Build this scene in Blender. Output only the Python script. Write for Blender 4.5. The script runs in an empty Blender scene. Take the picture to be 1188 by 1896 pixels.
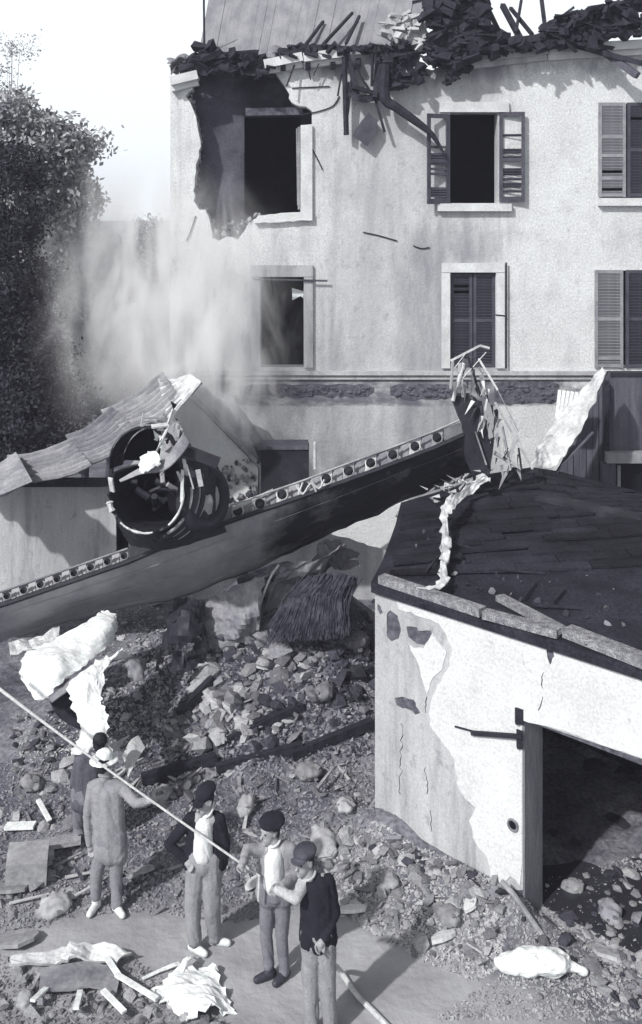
import bpy, bmesh, math, random
import numpy as np
from mathutils import Vector, Matrix, Euler, noise
from mathutils.geometry import tessellate_polygon
R = math.radians
rnd = random.Random(7)
scene = bpy.context.scene
COL = scene.collection

# ------------------------------------------------------------------ camera, sky, sun, exposure
FPX = 1900.0; CZ = 7.1; HX, HY = 594.0, 400.0
cd = bpy.data.cameras.new('camera'); cam = bpy.data.objects.new('camera', cd); COL.objects.link(cam)
cam.location = (0, 0, CZ); cam.rotation_euler = (R(90), 0, 0)
cd.sensor_fit = 'VERTICAL'; cd.sensor_height = 36; cd.lens = 36*FPX/1896
cd.shift_y = -(948-HY)/1896; cd.clip_start = .1; cd.clip_end = 3000
scene.camera = cam
SUN_DIR = Vector((-.5, -.6, .63)).normalized()      # towards the sun
el = math.asin(SUN_DIR.z); az = math.atan2(SUN_DIR.x, SUN_DIR.y)
w = bpy.data.worlds.new('World'); scene.world = w; w.use_nodes = True
wn = w.node_tree; wn.nodes.clear()
sky = wn.nodes.new('ShaderNodeTexSky'); sky.sky_type = 'NISHITA'; sky.sun_disc = False
sky.sun_elevation = el; sky.sun_rotation = az; sky.dust_density = 4.0; sky.air_density = 1.0
hs = wn.nodes.new('ShaderNodeHueSaturation'); hs.inputs['Saturation'].default_value = .16
bg = wn.nodes.new('ShaderNodeBackground'); bg.inputs['Strength'].default_value = .08
wo = wn.nodes.new('ShaderNodeOutputWorld')
wn.links.new(sky.outputs[0], hs.inputs['Color']); wn.links.new(hs.outputs[0], bg.inputs['Color'])
# bright white haze low over the horizon, all the way round
wtc = wn.nodes.new('ShaderNodeTexCoord'); wsp = wn.nodes.new('ShaderNodeSeparateXYZ'); wn.links.new(wtc.outputs['Generated'], wsp.inputs[0])
wmr = wn.nodes.new('ShaderNodeMapRange'); wmr.interpolation_type = 'SMOOTHSTEP'; wmr.inputs['From Min'].default_value = .5; wmr.inputs['From Max'].default_value = .17
wn.links.new(wsp.outputs['Z'], wmr.inputs['Value'])
bg2 = wn.nodes.new('ShaderNodeBackground'); bg2.inputs['Color'].default_value = (.88, .94, .96, 1); bg2.inputs['Strength'].default_value = 1.2
wmx = wn.nodes.new('ShaderNodeMixShader'); wn.links.new(wmr.outputs[0], wmx.inputs[0]); wn.links.new(bg.outputs[0], wmx.inputs[1]); wn.links.new(bg2.outputs[0], wmx.inputs[2]); wn.links.new(wmx.outputs[0], wo.inputs['Surface'])
sl = bpy.data.lights.new('sun', 'SUN'); sl.energy = 4.0; sl.angle = R(1.5); sl.color = (1, .985, .96)
so = bpy.data.objects.new('sun', sl); COL.objects.link(so); so.rotation_euler = SUN_DIR.to_track_quat('Z', 'Y').to_euler()
scene.view_settings.view_transform = 'Standard'; scene.view_settings.look = 'None'
scene.view_settings.exposure = 0.0; scene.view_settings.gamma = 1.0; scene.view_settings.use_curve_mapping = False
scene.cycles.use_denoising = True
scene.cycles.max_bounces = 6; scene.cycles.diffuse_bounces = 4; scene.cycles.volume_bounces = 4
scene.cycles.volume_step_rate = 2.0; scene.cycles.volume_max_steps = 64

# ------------------------------------------------------------------ helpers
def ray(px, py): return Vector(((px-HX)/FPX, 1.0, -(py-HY)/FPX))
def P(px, py, Y): return Vector((0, 0, CZ)) + ray(px, py)*Y
def onplane(px, py, p0, n):
    o = Vector((0, 0, CZ)); d = ray(px, py); return o + d*((p0-o).dot(n)/d.dot(n))
def ctrlP(p): return P(*p)

def tint(v):
    return (v*(1.0-.05*v), v*(.985+.01*v), v*(1.0+.5*math.exp(-v*7.0)), 1)

class MB:
    def __init__(s): s.v = []; s.f = []
    def add(s, vs, fs):
        o = len(s.v); s.v += [tuple(v) for v in vs]; s.f += [tuple(i+o for i in f) for f in fs]; return s
    def box(s, c, size, rot=None):
        c = Vector(c); h = Vector(size)/2
        m = rot if rot is not None else Matrix.Identity(3)
        vs = [c + m @ Vector((x*h.x, y*h.y, z*h.z)) for x in (-1, 1) for y in (-1, 1) for z in (-1, 1)]
        return s.add(vs, [(0,1,3,2),(4,6,7,5),(0,4,5,1),(2,3,7,6),(0,2,6,4),(1,5,7,3)])
    def beam(s, a, b, w=.1, h=None, taper=1.0, roll=0):
        a = Vector(a); b = Vector(b); h = h or w
        d = (b-a).normalized(); up = Vector((0,0,1)) if abs(d.z) < .9 else Vector((0,1,0))
        x = d.cross(up).normalized(); y = x.cross(d)
        if roll:
            q = Matrix.Rotation(roll, 3, d); x = q @ x; y = q @ y
        vs = []
        for p, t in ((a, 1), (b, taper)):
            for sx, sy in ((-1,-1),(1,-1),(1,1),(-1,1)): vs.append(p + x*sx*w/2*t + y*sy*h/2*t)
        return s.add(vs, [(0,1,2,3),(7,6,5,4),(0,4,5,1),(1,5,6,2),(2,6,7,3),(3,7,4,0)])
    def tube(s, pts, rad, n=8, cap=True):
        pts = [Vector(p) for p in pts]; m = len(pts)
        rs = rad if isinstance(rad, (list, tuple)) else [rad]*m
        o = len(s.v); prev = None
        for i, p in enumerate(pts):
            d = (pts[min(i+1, m-1)]-pts[max(i-1, 0)]).normalized()
            if prev is None:
                up = Vector((0,0,1)) if abs(d.z) < .9 else Vector((0,1,0)); x = d.cross(up).normalized()
            else: x = (prev - d*prev.dot(d)).normalized()
            prev = x; y = d.cross(x)
            for k in range(n):
                a = 2*math.pi*k/n; s.v.append(tuple(p + (x*math.cos(a)+y*math.sin(a))*rs[i]))
        for i in range(m-1):
            for k in range(n):
                k2 = (k+1) % n; s.f.append((o+i*n+k, o+i*n+k2, o+(i+1)*n+k2, o+(i+1)*n+k))
        if cap:
            s.f.append(tuple(o+k for k in reversed(range(n)))); s.f.append(tuple(o+(m-1)*n+k for k in range(n)))
        return s
    def sphere(s, c, r, seg=10, rings=7, rot=None):
        c = Vector(c); r = Vector((r,)*3) if not hasattr(r, '__len__') else Vector(r)
        vs = []; fs = []
        m = rot if rot is not None else Matrix.Identity(3)
        vs.append(c + m @ Vector((0,0,r.z)))
        for i in range(1, rings):
            t = math.pi*i/rings
            for k in range(seg):
                a = 2*math.pi*k/seg
                vs.append(c + m @ Vector((r.x*math.sin(t)*math.cos(a), r.y*math.sin(t)*math.sin(a), r.z*math.cos(t))))
        vs.append(c + m @ Vector((0,0,-r.z))); last = len(vs)-1
        for k in range(seg): fs.append((0, 1+k, 1+(k+1) % seg))
        for i in range(rings-2):
            for k in range(seg):
                a = 1+i*seg+k; b = 1+i*seg+(k+1) % seg; fs.append((a, a+seg, b+seg, b))
        for k in range(seg): fs.append((last, 1+(rings-2)*seg+(k+1) % seg, 1+(rings-2)*seg+k))
        return s.add(vs, fs)
    def cap(s, a, b, ra, rb, seg=10):
        a = Vector(a); b = Vector(b)
        s.sphere(a, ra, seg); s.sphere(b, rb, seg)
        if (b-a).length > 1e-4: s.tube([a, b], [ra, rb], seg)
        return s
    def plate(s, outline, holes, back):
        """outline, holes: lists of 3D points on one plane; back: vector of the thickness."""
        loops = [outline]+list(holes)
        flat = [Vector(p) for l in loops for p in l]
        tris = tessellate_polygon([[Vector(p) for p in l] for l in loops])
        n = len(flat); back = Vector(back)
        vs = flat + [p+back for p in flat]; fs = []
        for t in tris:
            nn = (flat[t[1]]-flat[t[0]]).cross(flat[t[2]]-flat[t[0]])
            if nn.length < 1e-9: continue
            t = tuple(t) if nn.dot(back) < 0 else tuple(reversed(t))
            fs.append(t); fs.append(tuple(i+n for i in reversed(t)))
        k = 0
        for l in loops:
            m = len(l)
            for i in range(m): a = k+i; b = k+(i+1) % m; fs.append((a, b, b+n, a+n))
            k += m
        return s.add(vs, fs)
    def mesh(s, name, off=Vector((0,0,0)), smooth=False):
        me = bpy.data.meshes.new(name)
        v = np.array(s.v, dtype=np.float64) - np.array(off)
        me.from_pydata(v.tolist(), [], s.f); me.validate()
        bm = bmesh.new(); bm.from_mesh(me); bmesh.ops.recalc_face_normals(bm, faces=bm.faces); bm.to_mesh(me); bm.free()
        if smooth: me.shade_smooth()
        return me

WL = {}
def base_of(mb):
    a = np.array(mb.v); return Vector((float(a[:,0].mean()), float(a[:,1].mean()), float(a[:,2].min())))
def tag(o, label=None, cat=None, group=None, kind=None):
    if label: o['label'] = label
    if cat: o['category'] = cat
    if group: o['group'] = group
    if kind: o['kind'] = kind
    return o
def thing(name, label, cat, loc, group=None, kind=None):
    o = bpy.data.objects.new(name, None); COL.objects.link(o); o.location = loc; WL[o] = Vector(loc)
    o.empty_display_size = .1
    return tag(o, label, cat, group, kind)
def obj(name, mb, mat, parent=None, smooth=False, kind=None, me=None, label=None):
    off = WL[parent] if parent is not None else (base_of(mb) if kind != 'structure' else Vector((0,0,0)))
    if me is None: me = mb.mesh(name, off, smooth)
    else: me.transform(Matrix.Translation(-off))
    me.materials.clear(); me.materials.append(mat)
    o = bpy.data.objects.new(name, me); COL.objects.link(o)
    if parent is not None: o.parent = parent
    else: o.location = off
    WL[o] = off if parent is None else Vector(off)
    if kind: o['kind'] = kind
    if label: o['label'] = label
    return o
def sub(name, mb, mat, parent, **k):
    """child of a mesh part whose own location is zero relative to its root"""
    return obj(name, mb, mat, parent, **k)
def inst(name, me, parent, loc, rot=(0,0,0), sc=(1,1,1)):
    o = bpy.data.objects.new(name, me); COL.objects.link(o)
    if parent is not None: o.parent = parent; loc = Vector(loc)-WL[parent]
    o.location = loc; o.rotation_euler = rot; o.scale = sc
    return o

def V3(s): return Vector(s if hasattr(s, '__len__') else (s, s, s))
def evalmesh(mb, mods, disp=0, dscale=8, seed=0, ridge=0, rscale=(8,8,5)):
    me = mb.mesh('tmp'); o = bpy.data.objects.new('tmp', me); COL.objects.link(o)
    for kind, props in mods:
        m = o.modifiers.new(kind, kind)
        for k, v in props.items(): setattr(m, k, v)
    dg = bpy.context.evaluated_depsgraph_get(); dg.update()
    out = bpy.data.meshes.new_from_object(o.evaluated_get(dg))
    bpy.data.objects.remove(o); bpy.data.meshes.remove(me)
    if disp:
        out.update()
        s = Vector((seed*3.1, seed*1.7, seed*.9)); ds = V3(dscale)
        for v in out.vertices:
            q = Vector((v.co.x*ds.x, v.co.y*ds.y, v.co.z*ds.z)); v.co += v.normal*disp*(noise.noise(q+s)+.5*noise.noise(q*2.3+s))
    if ridge:
        s = Vector((seed*2.1, seed, 3)); q0 = V3(rscale)
        for v in out.vertices:
            q = Vector((v.co.x*q0.x+v.co.z*1.5, v.co.y*q0.y, v.co.z*q0.z+v.co.x*2)); a = abs(noise.noise(q+s)); b_ = abs(noise.noise(q*2.1+s))
            v.co += v.normal*ridge*(min(a*3, .6)+.4*min(b_*3, .6)-.5)
    out.shade_smooth()
    return out
def remesh(mb, vox, smooth=3, disp=0, dscale=8, seed=0, ridge=0, rscale=(8,8,5)):
    return evalmesh(mb, [('REMESH', dict(mode='VOXEL', voxel_size=vox)), ('SMOOTH', dict(factor=.5, iterations=smooth))], disp, dscale, seed, ridge, rscale)
def V3(s): return Vector(s if hasattr(s, '__len__') else (s, s, s))

def jag(pts, amp=3, step=12, seed=1, closed=True):
    """break up a pixel outline"""
    r = random.Random(seed); out = []; n = len(pts)
    for i in range(n if closed else n-1):
        a = pts[i]; b = pts[(i+1) % n]; L = math.hypot(b[0]-a[0], b[1]-a[1]); m = max(1, int(L/step))
        for k in range(m):
            t = k/m; j = 0 if k == 0 else 1
            out.append((a[0]+(b[0]-a[0])*t+j*r.uniform(-amp, amp), a[1]+(b[1]-a[1])*t+j*r.uniform(-amp, amp)))
    if not closed: out.append(pts[-1])
    return out

def cr(p0, p1, p2, p3, t):
    return .5*((2*p1)+(-p0+p2)*t+(2*p0-5*p1+4*p2-p3)*t*t+(-p0+3*p1-3*p2+p3)*t*t*t)
def spline(pts, n):
    out = []; m = len(pts)
    for i in range(m-1):
        for k in range(n): out.append(cr(pts[max(i-1,0)], pts[i], pts[i+1], pts[min(i+2,m-1)], k/n))
    out.append(pts[-1]); return out
def sheet(rows, n=6, thick=.01, crumple=0, cs=3, seed=0, corr=None, holes=0, ragged=0, straight=False):
    """rows of control points (px,py,Y); a bent sheet with thickness. corr=(count, amp): ridges across the row direction."""
    R3 = [[P(*p) for p in row] for row in rows]
    nr = n
    if corr: nr = max(n, int(corr[0]*8/(len(rows[0])-1)))
    A = [spline(r, nr) for r in R3]
    cols = list(zip(*A)); cols = [spline(list(c), n) for c in cols]
    G = [list(x) for x in zip(*cols)]     # G[row][col]
    m = MB(); H = len(G); W_ = len(G[0]); s = Vector((seed*5.3, seed*2.1, seed)); rr = random.Random(seed)
    nrm = [[None]*W_ for _ in range(H)]
    for i in range(H):
        for j in range(W_):
            u = G[min(i+1,H-1)][j]-G[max(i-1,0)][j]; v = G[i][min(j+1,W_-1)]-G[i][max(j-1,0)]
            nn = u.cross(v); nrm[i][j] = nn.normalized() if nn.length > 1e-9 else Vector((0,-1,0))
    pts = []
    for i in range(H):
        for j in range(W_):
            p = G[i][j].copy()
            if corr: p += nrm[i][j]*corr[1]*math.sin(2*math.pi*corr[0]*j/(W_-1))
            if crumple: p += nrm[i][j]*crumple*(noise.noise(p*cs+s)+.6*noise.noise(p*cs*2.7+s)+.4*abs(noise.noise(p*cs*5+s)))
            if ragged and (i in (0, H-1) or j in (0, W_-1)): p += Vector((rr.uniform(-1,1), rr.uniform(-.4,.4), rr.uniform(-1,1)))*ragged
            pts.append(p)
    N = len(pts); back = [pts[i*W_+j]-nrm[i][j]*thick for i in range(H) for j in range(W_)]
    f = []; keep = set()
    for i in range(H-1):
        for j in range(W_-1):
            if holes and noise.noise(pts[i*W_+j]*cs*1.3+s*2) > holes: continue
            keep.add((i, j))
    for i, j in keep:
        a = i*W_+j; b = a+1; c = a+W_+1; d = a+W_
        f += [(a,b,c,d), (a+N,d+N,c+N,b+N)]
        if (i-1,j) not in keep: f.append((a,a+N,b+N,b))
        if (i+1,j) not in keep: f.append((d,c,c+N,d+N))
        if (i,j-1) not in keep: f.append((a,d,d+N,a+N))
        if (i,j+1) not in keep: f.append((b,b+N,c+N,c))
    m.add(pts+back, f); return m

def inpoly(x, y, poly):
    c = False; j = len(poly)-1
    for i in range(len(poly)):
        xi, yi = poly[i]; xj, yj = poly[j]
        if (yi > y) != (yj > y) and x < (xj-xi)*(y-yi)/(yj-yi)+xi: c = not c
        j = i
    return c
def samp(poly, r):
    xs = [p[0] for p in poly]; ys = [p[1] for p in poly]
    while True:
        x = r.uniform(min(xs), max(xs)); y = r.uniform(min(ys), max(ys))
        if inpoly(x, y, poly): return x, y

# ------------------------------------------------------------------ materials
def mat(name, v, v2=None, scale=3, rough=.85, bump=.3, bscale=30, detail=6, metal=0, stretch=None, contrast=(.35,.65), speck=.12, spec=.3, rand=0):
    m = bpy.data.materials.new(name); m.use_nodes = True; nt = m.node_tree; N = nt.nodes; L = nt.links
    b = N['Principled BSDF']; b.inputs['Roughness'].default_value = rough; b.inputs['Metallic'].default_value = metal
    b.inputs['Specular IOR Level'].default_value = spec
    tc = N.new('ShaderNodeTexCoord'); mp = N.new('ShaderNodeMapping'); L.new(tc.outputs['Object'], mp.inputs['Vector'])
    if stretch: mp.inputs['Scale'].default_value = stretch
    n1 = N.new('ShaderNodeTexNoise'); n1.inputs['Scale'].default_value = scale; n1.inputs['Detail'].default_value = detail; n1.inputs['Roughness'].default_value = .6
    L.new(mp.outputs[0], n1.inputs['Vector'])
    cr_ = N.new('ShaderNodeValToRGB'); L.new(n1.outputs['Fac'], cr_.inputs['Fac'])
    cr_.color_ramp.elements[0].position = contrast[0]; cr_.color_ramp.elements[1].position = contrast[1]
    v2 = v2 if v2 is not None else v*.7
    cr_.color_ramp.elements[0].color = tint(v2); cr_.color_ramp.elements[1].color = tint(v)
    n2 = N.new('ShaderNodeTexNoise'); n2.inputs['Scale'].default_value = bscale*2.2; n2.inputs['Detail'].default_value = 3
    L.new(tc.outputs['Object'], n2.inputs['Vector'])
    mr = N.new('ShaderNodeMapRange'); mr.inputs['From Min'].default_value = .3; mr.inputs['From Max'].default_value = .7
    mr.inputs['To Min'].default_value = 1-speck*1.6; mr.inputs['To Max'].default_value = 1+speck
    L.new(n2.outputs['Fac'], mr.inputs['Value'])
    mx = N.new('ShaderNodeVectorMath'); mx.operation = 'SCALE'; L.new(cr_.outputs['Color'], mx.inputs[0]); L.new(mr.outputs[0], mx.inputs['Scale'])
    last = mx.outputs[0]
    if rand:
        oi = N.new('ShaderNodeObjectInfo'); m2 = N.new('ShaderNodeMapRange'); m2.inputs['To Min'].default_value = 1-rand; m2.inputs['To Max'].default_value = 1+rand*.6
        L.new(oi.outputs['Random'], m2.inputs['Value']); mx2 = N.new('ShaderNodeVectorMath'); mx2.operation = 'SCALE'
        L.new(last, mx2.inputs[0]); L.new(m2.outputs[0], mx2.inputs['Scale']); last = mx2.outputs[0]
    L.new(last, b.inputs['Base Color'])
    if bump:
        n3 = N.new('ShaderNodeTexNoise'); n3.inputs['Scale'].default_value = bscale; n3.inputs['Detail'].default_value = 5
        L.new(mp.outputs[0], n3.inputs['Vector'])
        bp = N.new('ShaderNodeBump'); bp.inputs['Strength'].default_value = bump; bp.inputs['Distance'].default_value = .02
        L.new(n3.outputs['Fac'], bp.inputs['Height']); L.new(bp.outputs[0], b.inputs['Normal'])
    m['col'] = 1
    return m
def stain(m, v, axis_mask, scale=1.2, stretch=(1,1,1), lo=.45, hi=.62, strength=1.0):
    """mix a dirt tone into a material. axis_mask: list of (axis, a, b) ramps 0->1 in object space, multiplied."""
    nt = m.node_tree; N = nt.nodes; L = nt.links; b = N['Principled BSDF']
    src = b.inputs['Base Color'].links[0].from_socket
    tc = N.new('ShaderNodeTexCoord'); mp = N.new('ShaderNodeMapping'); mp.inputs['Scale'].default_value = stretch; L.new(tc.outputs['Object'], mp.inputs['Vector'])
    n = N.new('ShaderNodeTexNoise'); n.inputs['Scale'].default_value = scale; n.inputs['Detail'].default_value = 8; n.inputs['Roughness'].default_value = .65
    L.new(mp.outputs[0], n.inputs['Vector'])
    fac = n.outputs['Fac']
    sep = N.new('ShaderNodeSeparateXYZ'); L.new(tc.outputs['Object'], sep.inputs[0])
    add = None
    for ax, a, b_ in axis_mask:
        r = N.new('ShaderNodeMapRange'); r.interpolation_type = 'SMOOTHSTEP'; r.inputs['From Min'].default_value = a; r.inputs['From Max'].default_value = b_
        L.new(sep.outputs[ax], r.inputs['Value'])
        if add is None: add = r.outputs[0]
        else:
            mm = N.new('ShaderNodeMath'); mm.operation = 'MULTIPLY'; L.new(add, mm.inputs[0]); L.new(r.outputs[0], mm.inputs[1]); add = mm.outputs[0]
    # fac = noise + (mask-1)*.5 thresholded
    if add is not None:
        s1 = N.new('ShaderNodeMath'); s1.operation = 'MULTIPLY_ADD'; L.new(add, s1.inputs[0]); s1.inputs[1].default_value = .55; s1.inputs[2].default_value = -.55
        s2 = N.new('ShaderNodeMath'); s2.operation = 'ADD'; L.new(s1.outputs[0], s2.inputs[0]); L.new(fac, s2.inputs[1]); fac = s2.outputs[0]
    t = N.new('ShaderNodeMapRange'); t.inputs['From Min'].default_value = lo; t.inputs['From Max'].default_value = hi; t.inputs['To Max'].default_value = strength
    L.new(fac, t.inputs['Value'])
    mx = N.new('ShaderNodeMix'); mx.data_type = 'RGBA'; L.new(t.outputs[0], mx.inputs['Factor']); L.new(src, mx.inputs['A']); mx.inputs['B'].default_value = tint(v)
    L.new(mx.outputs['Result'], b.inputs['Base Color'])
    return m

M = {}
M['facade'] = mat('facade_plaster', .7, .55, scale=.9, rough=.95, bump=.5, bscale=14, contrast=(.3,.7), speck=.15)
M['patch'] = mat('plaster_white', .68, .58, scale=1.5, rough=.95, bump=.5, bscale=18, speck=.1)
stain(M['patch'], .34, [], scale=1.9, stretch=(1,1,.5), lo=.62, hi=.8, strength=.6)
M['render'] = mat('grey_render', .5, .36, scale=2.2, rough=.95, bump=.4, bscale=20, stretch=(1,1,.25), speck=.1)
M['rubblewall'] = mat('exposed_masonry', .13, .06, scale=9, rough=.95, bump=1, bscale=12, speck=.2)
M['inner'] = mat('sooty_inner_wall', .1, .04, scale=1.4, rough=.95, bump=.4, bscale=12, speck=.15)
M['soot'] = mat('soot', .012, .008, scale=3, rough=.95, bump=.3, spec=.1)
M['char'] = mat('charred_timber', .035, .015, scale=6, rough=.8, bump=.8, bscale=25, spec=.2)
M['stone_trim'] = mat('stone_trim', .66, .5, scale=3, rough=.9, bump=.25, bscale=30)
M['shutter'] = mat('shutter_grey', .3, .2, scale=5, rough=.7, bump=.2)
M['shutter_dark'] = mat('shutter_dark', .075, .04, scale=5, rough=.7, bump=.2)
M['glass'] = mat('window_glass', .25, .2, rough=.08, bump=0, spec=.8)
M['rooftile'] = mat('roof_covering', .3, .2, scale=1.6, rough=.9, bump=.5, bscale=20, stretch=(2.5,.6,.6))
M['wood'] = mat('weathered_wood', .34, .2, scale=6, rough=.85, bump=.5, bscale=18, stretch=(1,1,1))
M['woodgrey'] = mat('grey_boards', .12, .06, scale=3, rough=.9, bump=.4, stretch=(3,3,.4))
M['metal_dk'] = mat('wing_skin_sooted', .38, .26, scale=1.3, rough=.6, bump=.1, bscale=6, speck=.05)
M['metal_burnt'] = mat('burnt_metal', .03, .015, scale=5, rough=.6, bump=.4, bscale=12)
M['metal_br'] = mat('torn_aluminium', .72, .4, scale=4, rough=.5, bump=.3, bscale=15, metal=0)
M['metal_mid'] = mat('grey_metal', .3, .16, scale=3, rough=.55, bump=.3, bscale=12)
M['corr'] = mat('corrugated_iron', .42, .2, scale=2.0, rough=.6, bump=.2, bscale=12)
M['straw'] = mat('burnt_straw', .09, .03, scale=8, rough=1, bump=0, spec=.05)
M['corr_dk'] = mat('corrugated_iron_old', .3, .14, scale=2.0, rough=.7, bump=.3, bscale=12)
M['tar'] = mat('tar_roof', .03, .012, scale=1.7, rough=.9, bump=.8, bscale=14, speck=.3, rand=.35, spec=.15)
M['whitecloth'] = mat('white_cloth', .85, .72, scale=3, rough=.95, bump=.2, bscale=10)
M['cloth'] = mat('pale_cloth', .5, .38, scale=3, rough=.95, bump=.2, bscale=20)
M['stone_l'] = mat('stone_light', .44, .28, scale=4, rough=.95, bump=.6, bscale=9, rand=.45)
M['stone_m'] = mat('stone_mid', .27, .17, scale=4, rough=.95, bump=.6, bscale=9, rand=.5)
M['stone_d'] = mat('stone_dark', .07, .04, scale=4, rough=.95, bump=.6, bscale=9, rand=.4)
M['earth'] = mat('earth', .2, .08, scale=1.2, rough=1, bump=1, bscale=9, speck=.3, contrast=(.38,.6), spec=.1)
M['path'] = mat('trodden_path', .3, .22, scale=.9, rough=1, bump=.5, bscale=9, speck=.16, spec=.1)
M['rope'] = mat('rope', .62, .45, scale=20, rough=.95, bump=.5, bscale=80)
M['rubber'] = mat('tyre_rubber', .03, .02, scale=6, rough=.8, bump=.3)
M['leaf'] = mat('leaves', .46, .2, scale=.9, rough=.7, bump=0, speck=.2)
M['leaf_dk'] = mat('leaves_shaded', .035, .02, scale=1.2, rough=.8, bump=0, speck=.2)  # leaf tone with the shade of the lower crown put in
M['leaf_far'] = mat('leaves_far', .36, .2, scale=.7, rough=.8, bump=0, speck=.15)
M['bark'] = mat('bark', .08, .05, rough=.95, bump=.6)
M['skin'] = mat('skin', .36, .3, scale=6, rough=.6, bump=.05)
M['coat'] = mat('grey_coat', .25, .2, scale=5, rough=.95, bump=.3, bscale=40)
M['black_cloth'] = mat('black_cloth', .022, .014, scale=5, rough=.95, bump=.3, bscale=40, spec=.15)
M['shirt'] = mat('white_shirt', .75, .65, scale=5, rough=.95, bump=.2, bscale=40)
M['trousers'] = mat('light_trousers', .3, .23, scale=5, rough=.95, bump=.3, bscale=40)
M['trousers_dk'] = mat('grey_trousers', .2, .15, scale=5, rough=.95, bump=.3, bscale=40)
M['leather'] = mat('dark_leather', .05, .04, rough=.5, bump=.2)
M['leather_w'] = mat('white_shoes', .75, .7, rough=.6, bump=.1)
M['hair'] = mat('dark_hair', .02, .015, rough=.7, bump=.5, bscale=60)
# grime on the facade (object space: the house's origin lies at x=2): greyer between the first two window axes, streaks, damp towards the string course
stain(M['facade'], .3, [('X', -3.6, -1.2), ('X', 1.7, 1.2)], scale=.8, stretch=(1,1,.3), lo=.22, hi=.58, strength=.62)
stain(M['facade'], .17, [('X', -1.3, -.3), ('X', 2.0, .9), ('Z', 8.0, 6.4)], scale=1.9, stretch=(1,1,.3), lo=.3, hi=.62, strength=.75)
stain(M['facade'], .18, [('X', -.3, -1.2), ('Z', 6.6, 4.2)], scale=1.1, stretch=(1,1,.6), lo=.36, hi=.62, strength=.55)
stain(M['facade'], .2, [('X', 1.9, 1.5)], scale=2.4, stretch=(1.3,1,.14), lo=.5, hi=.72, strength=.55)
stain(M['facade'], .24, [], scale=6, stretch=(1,1,.7), lo=.57, hi=.7, strength=.5)
stain(M['facade'], .3, [], scale=1.6, stretch=(1,1,.8), lo=.5, hi=.68, strength=.42)
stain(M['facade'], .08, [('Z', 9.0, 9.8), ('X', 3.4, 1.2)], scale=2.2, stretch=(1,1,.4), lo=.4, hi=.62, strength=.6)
stain(M['facade'], .22, [('X', 1.9, 1.5)], scale=5.5, stretch=(1,1,.6), lo=.56, hi=.72, strength=.5)
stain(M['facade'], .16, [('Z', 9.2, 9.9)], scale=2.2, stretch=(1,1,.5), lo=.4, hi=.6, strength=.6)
stain(M['facade'], .1, [('Z', 4.3, 4.15), ('Z', 3.45, 3.62)], scale=2.6, stretch=(.6,1,1.5), lo=.38, hi=.56, strength=.85)
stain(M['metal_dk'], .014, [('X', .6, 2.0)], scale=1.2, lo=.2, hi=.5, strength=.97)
stain(M['inner'], .015, [('X', -4.1, -3.1)], scale=1.5, lo=.15, hi=.5, strength=.95)
stain(M['render'], .15, [], scale=2.5, stretch=(1.6,1.6,.2), lo=.52, hi=.7, strength=.6)
stain(M['render'], .2, [], scale=7, lo=.56, hi=.66, strength=.5)
stain(M['patch'], .3, [], scale=8, lo=.62, hi=.7, strength=.5)
# ------------------------------------------------------------------ the setting: ground
WA = Vector((.62, 11.62, 0)); WD = Vector((1.08, -1, 0)).normalized(); WN = Vector((-WD.y, WD.x, 0)); WN = WN if WN.y < 0 else -WN
def sstep(a, b, x):
    t = max(0, min(1, (x-a)/(b-a))); return t*t*(3-2*t)
def gh(x, y):
    h = 1.85*math.exp(-((x+.55)/1.8)**2-((y-15.2)/1.7)**2)
    h += .55*math.exp(-((x+3.6)/1.4)**2-((y-13.6)/1.3)**2)
    d = (Vector((x, y, 0))-WA).dot(WN); s = (Vector((x, y, 0))-WA).dot(WD)
    if d > -.1: h += .3*math.exp(-(d/.5)**2)*sstep(-1.4, -.2, s)*(1-sstep(1.6, 2.6, s))
    r = sstep(10.5, 11.3, y+.15*noise.noise(Vector((x, y, 3)))-.35*sstep(.5, 1.6, x))
    b = sstep(-.6, -1.2, x)*sstep(9.25, 8.75, y+.1*math.sin(x*5))
    r = max(r, b)
    n = noise.noise(Vector((x*1.7, y*1.7, 0)))*.10+noise.noise(Vector((x*5, y*5, 2)))*.05+abs(noise.noise(Vector((x*11, y*11, 5))))*.05
    h += r*(.05+n)+.012*noise.noise(Vector((x*3, y*3, 9)))
    if y > 17.5: h *= max(0, 1-(y-17.5)/1.0)
    return h
gh_exact = gh
GX0, GY0, GS = -9.0, 5.0, .05; GNX, GNY = 360, 300
GG = [[gh_exact(GX0+GS*i, GY0+GS*j) for i in range(GNX+1)] for j in range(GNY+1)]
def gh(x, y):
    u = (x-GX0)/GS; v = (y-GY0)/GS; i = int(u); j = int(v)
    if u < 0 or v < 0 or i >= GNX or j >= GNY: return 0.0
    u -= i; v -= j; a = GG[j]; b = GG[j+1]
    return (a[i]*(1-u)+a[i+1]*u)*(1-v)+(b[i]*(1-u)+b[i+1]*u)*v
def ground_hit(px, py):
    dx = (px-HX)/FPX; dz = (py-HY)/FPX; t = 7.0
    while t < 30 and CZ-dz*t > gh(dx*t, t): t += .12
    t -= .12
    while t < 30 and CZ-dz*t > gh(dx*t, t): t += .015
    return Vector((dx*t, t, CZ-dz*t))
xs = [-900,-400,-150,-60,-25,-12]+[(-7.5+.07*i) for i in range(200)]+[8,12,25,60,150,400,900]
ys = [-60,-10,2,5]+[6.5+.07*i for i in range(176)]+[19.5,22,28,40,70,140,320,700,1500]
mb = MB(); W_ = len(xs)
mb.v = [(x, y, gh(x, y) if 6 < y < 19 and -7.6 < x < 7 else 0) for y in ys for x in xs]
mb.f = [(j*W_+i, j*W_+i+1, (j+1)*W_+i+1, (j+1)*W_+i) for j in range(len(ys)-1) for i in range(W_-1)]
g = obj('ground', mb, M['earth'], kind='structure', smooth=True)
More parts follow.
